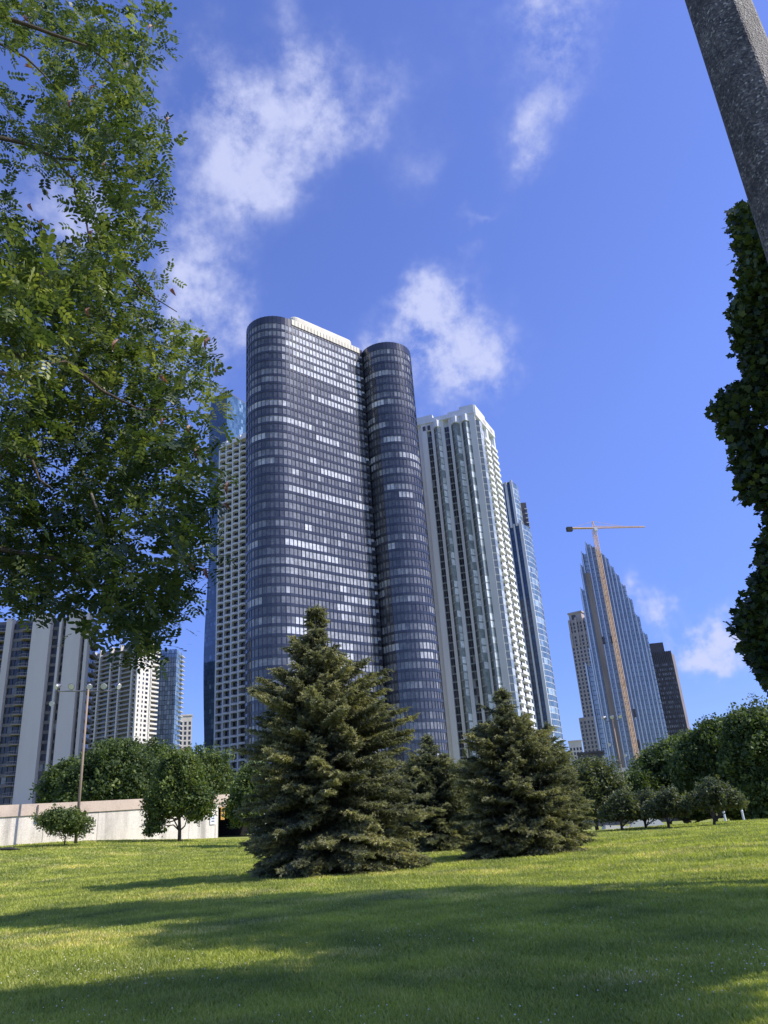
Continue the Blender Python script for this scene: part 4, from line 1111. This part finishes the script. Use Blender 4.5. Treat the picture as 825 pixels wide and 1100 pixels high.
def stone_tower():
    t = thing('stone_tower', 'beige stone tower with a set-back crown left of the stepped blue tower', 'tower')
    D = 720; W = Wall(AZ(13.3, D+8), AZ(17.2, D-8))
    uA = lambda az: (W.A[1]*math.tan(R(az))-W.A[0])/(W.d[0]-W.d[1]*math.tan(R(az)))
    tiers = [(12.98, 17.2, 0, .108*D), (13.3, 17.2, .108*D, .216*D), (13.34, 15.6, .216*D, .2335*D), (13.42, 14.35, .2335*D, .2415*D)]
    wn = []
    for i, (a, b, z0, z1) in enumerate(tiers):
        u0, u1 = uA(a), uA(b); W.one(u0, u1, z0, z1+EYE, -30+i*3, -i*.6).build('tier', M['beige'], t)
        n = int((u1-u0)/3.3); nf = max(1, int((z1-z0)/3.6))
        if i == 3: continue
        for k in range(nf):
            for j in range(n):
                c = u0+(u1-u0)*(j+.5)/n; z = z0+1+k*3.6; wn.append(W.one(c-.8, c+.8, z+.6, z+2.9, -i*.6-.2, -i*.6+.06, tone=random.uniform(0, .6)))
    many(t, 'window', wn, M['dark_pane'])
    for j in range(9):
        c = uA(13.36)+j*6.5
        W.one(c, c+1.6, .2*D, .2335*D+EYE+(1.5 if j % 2 else 0), -.6, .5).build('pilaster', M['beige'], t)
    u0 = uA(13.62); W.one(u0, u0+4, .2345*D+1, .2345*D+5.5, -2, -1.7).build('crown_window', M['black_panel'], t)
    c = MB(); W.box(c, uA(13.36), uA(14.42), .2415*D+EYE+.02, .2415*D+EYE+1.6, -22, -1.2); c.build('cornice', M['beige'], t)
    W.one(uA(14.75), uA(15.3), .2335*D+EYE+.02, .2345*D+EYE+3, -20, -2).build('crown', M['beige'], t)
stone_tower()

def stepped_tower():
    t = thing('stepped_skyscraper', 'blue glass skyscraper under construction whose vertical fins step down to the right', 'tower')
    D = 600; A = AZ(15.2, D); B = AZ(18.72, D+4); W = Wall(A, B); fh = 3.5
    uA = lambda az: (W.A[1]*math.tan(R(az))-W.A[0])/(W.d[0]-W.d[1]*math.tan(R(az)))
    pins = [(x/6.875+600, y/6.875+550) for x, y in ((165, 580), (163, 405), (172, 315), (200, 243), (235, 260), (272, 285), (312, 318), (343, 348), (380, 410), (420, 470), (462, 545), (515, 648), (570, 775), (625, 905), (672, 985))]+[(629.5, 716), (633.5, 700)]
    cols = []
    for px, py in pins:
        v = ray(px, py); az = math.degrees(math.atan2(v[0], v[1])); u = uA(az); x, y = W.xy(u); dist = math.hypot(x, y)
        cols.append((u, EYE+dist*v[2]/math.hypot(v[0], v[1])))
    cols.sort(); us = [c[0] for c in cols]+[W.L]
    fins = []; pn = MB(); bands = []
    for i, (u0, zt) in enumerate(cols):
        u1 = us[i+1]
        if u1-u0 < 1.2: continue
        core = W.one(u0, u1, 0, zt, -10, -.4); core.build('setback_bay', M['dark_frame'], t)
        brown = 2 <= i <= 3 or False
        nf = int(zt/fh); n = max(1, round((u1-u0)/1.9))
        for k in range(nf+1):
            z = k*fh; z1 = min(zt, z+fh)
            if z1-z < .8: continue
            for j in range(n):
                a_, b_ = u0+(u1-u0)*j/n, u0+(u1-u0)*(j+1)/n
                off = .9*math.sin(PI*j/n)*0
                tn = random.gauss(.42 if j < n/2 else .7, .1)
                pn.poly([W.p(a_+.06, z+.45), W.p(b_-.06, z+.45), W.p(b_-.06, z1), W.p(a_+.06, z1)], min(1, max(0, tn)))
        for k in range(1, 3):
            uu = u0+(u1-u0)*k/3
            W.one(uu-.18, uu+.18, 0, zt+.4, 0, .45).build('mullion', M['blue_fin'], t)
        W.one(u0-.35, u0+.45, 0, zt+2.4, -1, 1.5).build('vertical_fin', M['pale_fin'], t)
        W.one(u0+.45, u0+1.3, 0, zt+1.2, -.5, .2).build('reveal', M['navy_fin'], t)
    pn.build('curtain_wall', M['step_pane'], t)
    # hoist run up the shaded left part, bronze
    for az, w, m_ in ((15.35, 2.0, 'brown_panel'),):
        u = uA(az); W.one(u-w, u+w, 0, 176, .2, 2.6).build('hoist_shaft', M[m_], t)
    for az, h in ((15.72, 118), (16.5, 150), (16.32, 118), (16.62, 84), (16.75, 40), (15.4, 122), (16.9, 62)):
        u = uA(az); W.one(u-1.4, u+.2, h, h+6, .3, 1.6).build('open_bay', M['black_panel'], t)
    return t
M['blue_fin'] = mat('blue_grey_fin', (.34, .40, .50), .3, .2, .1, .4); M['pale_fin'] = mat('pale_fin', (.62, .66, .72), .3, .2, .08, .3); M['navy_fin'] = mat('navy_reveal', (.12, .15, .21), .4, .2, .1)
stepped_tower()

def crane():
    D = 592; x, y = AZ(16.46, D); t = thing('tower_crane', 'orange tower crane rising in front of the stepped blue skyscraper', 'crane', loc=(x, y, 0))
    HT = .3525*D+EYE-1.5; w = 1.15
    rx = np.array((.987, .161, 0)); ry = np.array((-.161, .987, 0))
    def pt(a, b, z): return rx*a+ry*b+np.array((0, 0, z))
    mast = MB()
    for a in (-w, w):
        for b in (-w, w): mast.tube([pt(a, b, 0), pt(a, b, HT)], .30, 4)
    k = 0; z = 0
    while z < HT-5:
        s = 1 if k % 2 else -1
        for b in (-w, w):
            mast.tube([pt(-w*s, b, z), pt(w*s, b, z+4.6)], .16, 4); mast.tube([pt(-w, b, z), pt(w, b, z)], .16, 4)
            mast.tube([pt(-w*s, b, z+4.6), pt(w*s, b, z)], .12, 4)
        z += 4.6; k += 1
    mast.build('mast', M['orange_steel'], t)
    # yellow formwork-like panels clad the mast below the roof
    j = MB(); L0, L1 = -22.0, 44.0; hz = HT+1.5
    for a, b in ((-.9, 0), (.9, 0), (0, 1.6)):
        j.tube([pt(0, a, hz+b), pt(L1, a*.4, hz+b*.4+.2)], .26, 4)
    for k in range(26):
        u0, u1 = L1*k/26, L1*(k+1)/26; j.tube([pt(u0, -.7, hz), pt(u1, 0, hz+1.4*(1-k/36))], .15, 4, caps=False); j.tube([pt(u0, .7, hz), pt(u1, -.7, hz)], .15, 4, caps=False)
    j.build('jib', M['orange_steel'], t)
    c = MB()
    for a in (-.9, .9): c.tube([pt(0, a, hz), pt(L0, a, hz)], .5, 4)
    for k in range(8): c.tube([pt(L0*k/8, -.9, hz), pt(L0*(k+1)/8, .9, hz)], .22, 4)
    c.build('counter_jib', M['orange_steel'], t)
    c = MB(); c.hexa([tuple(pt(L0-1, -1.4, hz-2.4)), tuple(pt(L0+3.5, -1.4, hz-2.4)), tuple(pt(L0+3.5, 1.4, hz-2.4)), tuple(pt(L0-1, 1.4, hz-2.4)), tuple(pt(L0-1, -1.4, hz+1)), tuple(pt(L0+3.5, -1.4, hz+1)), tuple(pt(L0+3.5, 1.4, hz+1)), tuple(pt(L0-1, 1.4, hz+1))]); c.build('counterweight', M['asphalt'], t)
    c = MB()
    for a in (-1.2, 1.2): c.tube([pt(a, 0, hz), pt(0, 0, hz+6)], .35, 4)
    c.build('tower_peak', M['orange_steel'], t)
    c = MB(); c.hexa([tuple(pt(a, b, zz)) for zz in (hz-3.4, hz-.6) for a, b in ((-1.2, -3.4), (1.4, -3.4), (1.4, -1.2), (-1.2, -1.2))]); c.build('cab', M['steel_white'], t)
    c = MB(); c.tube([pt(0, 0, hz+5.8), pt(L1*.55, 0, hz+1.4)], .12, 4); c.tube([pt(0, 0, hz+5.8), pt(L0*.8, 0, hz+.5)], .12, 4); c.build('stay_cable', M['orange_steel'], t)
crane()

def black_tower():
    t = thing('office_tower', 'dark brown tower with a stepped top right of the stepped blue skyscraper', 'tower')
    D = 650; W = Wall(AZ(18.0, D), AZ(20.08, D+4)); V = Wall(W.xy(W.L), AZ(20.27, D+26)); fh = 3.7
    H1 = .1765*D+EYE; H2 = .1885*D+EYE; uA = lambda az: (W.A[1]*math.tan(R(az))-W.A[0])/(W.d[0]-W.d[1]*math.tan(R(az)))
    W.one(0, W.L, 0, H1, -26, -.4).build('tower_body', M['black_panel'], t); W.one(0, uA(19.72), H1, H2, -26, -1.4).build('upper_tier', M['black_panel'], t)
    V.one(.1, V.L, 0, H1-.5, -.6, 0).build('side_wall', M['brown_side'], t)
    n = 17; wn = []; 
    for k in range(int((H1-6)/fh)):
        for i in range(n):
            c = W.L*(i+.5)/n; w = W.L/n*.32; wn.append(W.one(c-w, c+w, k*fh+1, k*fh+2.9, -.6, -.3, tone=random.choice([.4, .7, .9, 1.]) if rnd() < .7 else .2))
    many(t, 'window', wn, M['lit_pane'])
    for i in range(n+1):
        c = W.L*i/n; W.one(c-.35, c+.35, 0, H1+.2, -.5, .1).build('mullion', M['black_panel'], t)
M['brown_side'] = mat('sunlit_brown_side', (.24, .20, .20), .7, .1, .1); M['lit_pane'] = pane_mat('grey_office_glass', [(0, (.03, .03, .04)), (.5, (.13, .13, .16)), (1, (.42, .42, .46))], .2, .6, .01)  # sun on the side wall painted in as a lighter brown
black_tower()

# ------------------------------------------------------------------ retaining wall with garage opening
def retaining_wall():
    t = thing('retaining_wall', 'long weathered pale concrete wall with a tan cap behind the lawn at left', 'wall')
    A = np.array(AZ(-40, 66)); B = np.array(AZ(-10.0, 90.5)); W = Wall(A, B); L = W.L
    uA = lambda az: (W.A[1]*math.tan(R(az))-W.A[0])/(W.d[0]-W.d[1]*math.tan(R(az)))
    def topz(u): x, y = W.xy(u); dd = math.hypot(x, y); a = math.degrees(math.atan2(x, y)); return EYE+dd*np.interp(a, [-40, -27, -12.2], [.0515, .0493, .0472])
    # panels with joints; the garage opening is framed by short pieces
    g0, g1 = uA(-13.35), uA(-10.2)
    joints = list(np.arange(0, g0, 5.2))+[g0]
    for i in range(len(joints)-1):
        u0, u1 = joints[i], joints[i+1]; x, y = W.xy(u0); g = min(gz(x, y), gz(*W.xy(u1)))-.6; tz = topz((u0+u1)/2)
        mb = MB(); W.box(mb, u0+.02, u1-.02, g, tz-.9, -.5, .0); mb.build('wall_panel', M['wall_conc'], t)
    mb = MB(); u = 0
    n = 30
    for i in range(n):
        u0, u1 = L*i/n, L*(i+1)/n; za, zb = topz(u0), topz(u1)
        mb.hexa([W.p(u0, za-.9, .12), W.p(u1, zb-.9, .12), W.p(u1, zb-.9, -.7), W.p(u0, za-.9, -.7), W.p(u0, za, .12), W.p(u1, zb, .12), W.p(u1, zb, -.7), W.p(u0, za, -.7)])
    mb.build('cap', M['cap_conc'], t)
    ub = uA(az_px(41, 880)); W.one(ub-.25, ub+.35, 4., topz(ub)-.1, .12, .35).build('buttress', M['cap_conc'], t)
    # garage: jambs, lintel and dark inside
    uo = uA(az_px(234, 880)); gb = gz(*W.xy(uo))-.3
    W.one(g0, uo, gb-.5, topz(g0)-.9, -.5, .05).build('jamb', M['wall_conc'], t)
    W.one(uo, L, topz(L)-1.45, topz(L)-.9, -.5, .02).build('lintel', M['cap_conc'], t)
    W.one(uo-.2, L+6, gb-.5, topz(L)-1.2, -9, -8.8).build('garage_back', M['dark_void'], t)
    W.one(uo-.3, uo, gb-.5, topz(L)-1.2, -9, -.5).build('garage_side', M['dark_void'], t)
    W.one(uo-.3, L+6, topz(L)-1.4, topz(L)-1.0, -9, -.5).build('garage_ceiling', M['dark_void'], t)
    W.one(uo, L+6, gb-.2, gb+.1, -9, -.5).build('garage_floor', M['asphalt'], t)
    W.one(L, L+18, gb-.8, topz(L)-.2, -.5, .0).build('end_pier', M['wall_conc'], t)
    us = uA(az_px(236.5, 880)); x, y = W.xy(us)
    s = thing('warning_sign', 'small yellow vertical sign beside the garage opening', 'sign'); W.one(us-.05, us+.45, gb+2.0, gb+3.2, .12, .18).build('sign_board', M['yellow_sign'], s); W.one(us+.02, us+.38, gb+2.35, gb+2.55, .184, .19).build('sign_mark', M['asphalt'], s); W.one(us+.02, us+.38, gb+2.75, gb+2.9, .184, .19).build('sign_mark', M['asphalt'], s)
    us = uA(az_px(227.5, 884)); s = thing('notice_sign', 'small white notice on the wall left of the yellow sign', 'sign'); W.one(us-.3, us+.4, gb+1.6, gb+2.5, .06, .1).build('sign_board', M['white_sign'], s)
    W.one(us-.15, us+.25, gb+2.1, gb+2.2, .104, .108).build('sign_mark', M['lamp_metal'], s); W.one(us-.15, us+.25, gb+1.85, gb+1.95, .104, .108).build('sign_mark', M['lamp_metal'], s)
    w = MB()
def az_px(px, py): return math.degrees(math.atan2(*ray(px, py)[:2]))
retaining_wall()

# ------------------------------------------------------------------ floodlight posts
def flood_post(az, D, z0, ztop, label, offs, lower, k=.82):
    x, y = AZ(az, D); t = thing('floodlight_post', label, 'lamp post', 'floodlight posts', loc=(x, y, z0)); h = ztop-z0
    p = MB(); p.tube([(0, 0, -.3), (0, 0, h)], [.17*k, .10*k], 8); p.build('pole', M['wood_pole'], t, smooth=True)
    a0 = math.atan2(x, y); rx = np.array((math.cos(a0), -math.sin(a0), 0)); ry = np.array((math.sin(a0), math.cos(a0), 0))
    b = MB(); b.tube([tuple(rx*min(offs)), tuple(rx*max(offs))], .07*k, 6); b.v = [(q[0], q[1], q[2]+h-.35) for q in b.v]; b.build('crossbar', M['lamp_metal'], t)
    for i, o in enumerate(offs):
        yaw = (-1.25, -.5, .35, -.15, .8)[i % 5]; dv = -ry*math.cos(yaw)+rx*math.sin(yaw)+np.array((0, 0, -.42-.12*(i % 3))); dv /= np.linalg.norm(dv)
        c = rx*o+np.array((0, 0, h+.10)); q = MB()
        q.tube([c+dv*a_*k for a_ in (-.30, -.18, -.02, .16, .26)], [r_*k for r_ in (.10, .17, .26, .34, .36)], 14); hd = q.build('lamp_head', M['lamp_metal'], t)
        q = MB(); q.tube([c+dv*.262*k, c+dv*.29*k], [.31*k, .29*k], 14); q.build('lens', M['lens'], hd)
        s = MB(); c = rx*o+np.array((0, 0, h-.35)); s.tube([c, c+np.array((0, 0, .5))], .04*k, 5); s.build('bracket', M['lamp_metal'], t)
    for (dx, dz) in lower:
        q = MB(); c = rx*dx+np.array((0, 0, dz-z0)); q.tube([c, c+(-ry*.5-rx*.3+np.array((0, 0, -.1)))*k*.6], [.12*k, .28*k], 10); q.build('lower_lamp', M['lens'], t)
        q = MB(); q.tube([tuple(c+np.array((0, 0, h-.35-(dz-z0)))) if abs(dx) > 2 else (0, 0, dz-z0), tuple(c)], .04*k, 5); q.build('bracket', M['lamp_metal'], t)
M['lens'] = mat('floodlight_lens', (.62, .63, .66), .15, 2., .1, .2, spec=.8)
flood_post(-22.28, 70, 2.2, .181*70+EYE, 'tall wooden post with a row of floodlights in front of the wall at left', (-2.4, -1.3, 0, 1.25, 2.35), ((-2.65, 12.9),))
flood_post(15.28, 92, .3, .1085*92+EYE-.5, 'distant leaning-looking post with floodlights in front of the stepped blue skyscraper', (-.85, .05, .85), ((-.7, 8.2), (.8, 6.9), (-1.5, 6.9)), k=.72)

# ------------------------------------------------------------------ overpass and bits behind the trees at right
def overpass():
    t = thing('road_overpass', 'low pale concrete road bridge glimpsed behind the trees at right', 'bridge')
    W = Wall(AZ(13.2, 150), AZ(38, 150))
    W.one(0, W.L, 5.4, 7.2, -10, 0).build('deck', M['cream'], t); W.one(0, W.L, 7.2, 8.1, -.4, 0.2).build('parapet', M['cream'], t)
    for i in range(9):
        u = 2+i*7.5; W.one(u, u+1.0, -.5, 5.4, -6, -2).build('pier', M['cream'], t)
    w = thing('low_wall', 'shaded grey wall under the trees at right', 'wall'); X = Wall(AZ(7, 112), AZ(36, 112)); X.one(0, X.L, -.5, 3.3, -.4, 0).build('wall_face', M['beige'], w)
    c = thing('fabric_canopy', 'small white arched canopy low behind the trees right of the spruces', 'canopy')
    x0, y0 = AZ(16.3, 88); g = gz(x0, y0)
    mb = MB(); n = 8
    for i in range(n):
        a0, a1 = PI*i/n, PI*(i+1)/n
        mb.poly([(x0+1.9*math.cos(a0)+.0, y0, g+.3+1.3*math.sin(a0)), (x0+1.9*math.cos(a1), y0, g+.3+1.3*math.sin(a1)), (x0+1.9*math.cos(a1)+.6, y0+3, g+.3+1.1*math.sin(a1)), (x0+1.9*math.cos(a0)+.6, y0+3, g+.3+1.1*math.sin(a0))])
    mb.poly([(x0+1.9*math.cos(PI*i/n), y0, g+.3+1.3*math.sin(PI*i/n)) for i in range(n+1)])
    mb.build('cover', M['canopy_white'], c)
    b = thing('fabric_canopy', 'low flat white tarpaulin left of the arched canopy behind the trees', 'canopy'); x1, y1 = AZ(14.4, 88); mb = MB(); mb.hexa([(x1-1.5, y1, g), (x1+1.6, y1, g), (x1+1.6, y1+2, g), (x1-1.5, y1+2, g), (x1-1.2, y1+.2, g+1.1), (x1+1.3, y1+.2, g+.8), (x1+1.3, y1+1.8, g+.8), (x1-1.2, y1+1.8, g+1.1)]); mb.build('cover', M['canopy_white'], b)
    for i, az in enumerate((21.2, 22.3, 24.2)):
        x, y = AZ(az, 80); g = gz(x, y); q = MB(); q.tube([(x, y, g-.1), (x, y, g+.75)], [.11, .10], 8); q.tube([(x, y, g+.75), (x, y, g+.9)], [.13, .06], 8)
        tag(q.build('bollard', M['white_sign']), ('short white bollard, leftmost of three under the trees at right', 'middle one of three short white bollards under the trees at right', 'short white bollard, rightmost of three under the trees at right')[i], 'bollard', 'white bollards under the right trees')
    a = 2.0; x, y = AZ(-26.5, 66); g = gz(x, y); q = MB(); q.tube([(x-.5, y, g+.1), (x-.2, y, g+.17), (x+.5, y, g+.15), (x+1.2, y, g+.05)], [.03, .11, .12, .03], 6); tag(q.build('fallen_branch', M['asphalt']), 'small dark fallen branch lying at the foot of the wall at far left', 'branch')
overpass()

# ------------------------------------------------------------------ broad-leaved trees of the middle distance
def bl(px, py, D, base, rx, rz):   # blob from picture point to offset from base
    q = P(px, py, D); return (q[0]-base[0], q[1]-base[1], q[2]-gz(*base), rx, rz)
def pixtree(name, pxs, D, az, m, label, group, n, ls, **k):
    base = AZ(az, D); blobs = [bl(px, py, D+dd, base, rx*D*1.03/F, rz*D*1.03/F) for px, py, dd, rx, rz in pxs]
    h = max(b[2]+b[4] for b in blobs); return crown_tree(name, base, h, blobs, n, ls, M[m], label, group=group, **k)
gW = 'trees behind the retaining wall'
pixtree('park_tree', [(122, 836, 0, 34, 30), (92, 850, 0, 24, 26), (150, 845, 2, 24, 25), (120, 815, 1, 22, 16)], 100, az_px(122, 860), 'leaf_dark', 'broad dark green tree behind the wall just right of the floodlight post', gW, 2300, .36, nleaf=30, crad=.75)
pixtree('park_tree', [(66, 848, 0, 16, 22), (75, 835, 0, 12, 12)], 106, az_px(66, 860), 'leaf_dark', 'smaller dark tree behind the wall left of the floodlight post', gW, 800, .36, nleaf=30, crad=.8)
pixtree('park_tree', [(158, 815, 0, 20, 14), (150, 835, 0, 20, 20)], 125, az_px(158, 860), 'leaf_dark', 'dark tree top showing behind the broad green one at left', gW, 700, .38, nleaf=30, crad=.9)
pixtree('park_tree', [(218, 838, 0, 26, 26), (235, 850, 0, 14, 20), (205, 830, 1, 16, 16)], 104, az_px(220, 860), 'leaf_mid', 'rounded green tree behind the wall left of the garage opening', gW, 1400, .36, nleaf=30, crad=.8)
pixtree('park_tree', [(192, 838, 0, 22, 24), (170, 862, 0, 13, 16), (212, 862, 0, 16, 15), (190, 822, 0, 18, 14), (190, 862, 0, 20, 10), (166, 884, 0, 7, 7), (161, 893, 0, 4, 5)], 72, az_px(193, 896), 'leaf_mid', 'slim trunked tree in front of the wall with one low drooping dark bough', None, 1700, .23, nleaf=32, crad=.5, trunk_r=.17)
pixtree('park_tree', [(268, 852, 0, 16, 22), (262, 868, 0, 14, 14), (275, 835, 0, 12, 14)], 62, az_px(272, 896), 'leaf_mid', 'small tree in front of the garage opening half hidden by the tallest spruce', None, 1000, .22, nleaf=32, crad=.45, trunk_r=.13, bark='pale_bark')
pixtree('climbing_shrub', [(68, 884, 0, 17, 9), (55, 880, 0, 12, 9), (85, 885, 0, 12, 9), (70, 876, 0, 16, 5)], 69, az_px(70, 898), 'leaf_mid', 'bright green shrub spreading low against the wall at the foot of the floodlight post', None, 600, .17, nleaf=24, crad=.35, trunk_r=.05, cat='shrub')
gR = 'trees along the right side of the lawn'
pixtree('park_tree', [(634, 838, 0, 24, 20), (655, 850, 0, 16, 20), (618, 852, 0, 16, 20), (640, 862, 0, 24, 14)], 84, az_px(641, 888), 'leaf_grey', 'green tree with a dark slim trunk just right of the spruces', gR, 1500, .26, nleaf=30, crad=.6, trunk_r=.2)
for i, (px, py, w, h_, lb) in enumerate([(693, 870, 24, 13, 'low greyish tree directly below the distant floodlight post'), (668, 872, 16, 12, 'small greyish tree between the slim trunked tree and the low one under the post'), (718, 868, 18, 12, 'low greyish tree below the dark big crowns, left of the gap with bollards'), (768, 860, 24, 14, 'wide low crabapple like tree with several stems near the right edge of the lawn')]):
    pixtree('small_tree', [(px, py-8, 0, w*.6, h_*.75), (px-w*.6, py-2, 0, w*.5, h_*.5), (px+w*.6, py-3, 0, w*.5, h_*.55), (px-w*.2, py+2, 1, w*.6, h_*.4), (px+w*1.0, py+1, 0, w*.35, h_*.3), (px-w*1.05, py+3, 0, w*.35, h_*.3)], 74-i*1.5, az_px(px, 888), 'leaf_grey', lb, gR, 620, .2, nleaf=24, crad=.42, trunk_r=.13)
for pxs, D, lb, n in [([(718, 822, 0, 26, 20), (700, 832, 0, 18, 18), (735, 835, 0, 22, 24)], 112, 'dark rounded tree left of the tallest crowns at right', 1000),
                  ([(765, 808, 0, 26, 24), (748, 825, 0, 22, 26), (780, 835, 0, 26, 26), (770, 790, 0, 16, 14)], 104, 'tall dark tree in the middle of the right hand trees', 1500),
                  ([(812, 788, 0, 26, 24), (830, 810, 0, 30, 30), (800, 815, 0, 20, 22), (825, 850, 0, 24, 24)], 98, 'tallest dark tree of the right hand group at the picture edge', 1700),
                  ([(733, 805, 0, 20, 10), (750, 812, 0, 18, 14)], 130, 'lighter green tree top rising behind the dark right hand trees', 500),
                  ([(600, 845, 0, 16, 18), (612, 862, 0, 14, 16)], 105, 'dark tree half hidden behind the right side of the spruces', 500),
                  ([(690, 852, 0, 18, 20), (745, 858, 0, 20, 18), (800, 862, 0, 20, 16)], 108, 'wide shaded tree filling the gaps under the dark right hand crowns', 900)]:
    pixtree('park_tree', pxs, D, az_px(sum(p[0] for p in pxs)/len(pxs), 885), 'leaf_dark' if 'lighter' not in lb else 'leaf_mid', lb, gR, int(n*1.6), .36, nleaf=30, crad=.8, trunk_r=.35)
for i, (px, py, D) in enumerate([(480, 872, 120), (300, 868, 120), (420, 872, 125), (530, 870, 125)]):
    pixtree('park_tree', [(px, py, 0, 32, 20), (px+24, py+6, 0, 24, 18), (px-24, py+6, 0, 24, 18)], D, az_px(px, 885), 'leaf_dark', ['far dark tree behind the small spruce in the middle', 'far dark tree behind the left half of the tallest spruce', 'far dark tree behind the right half of the tallest spruce', 'far dark tree behind the second largest spruce'][i], 'far trees behind the spruces', 900, .42, nleaf=30, crad=.9)
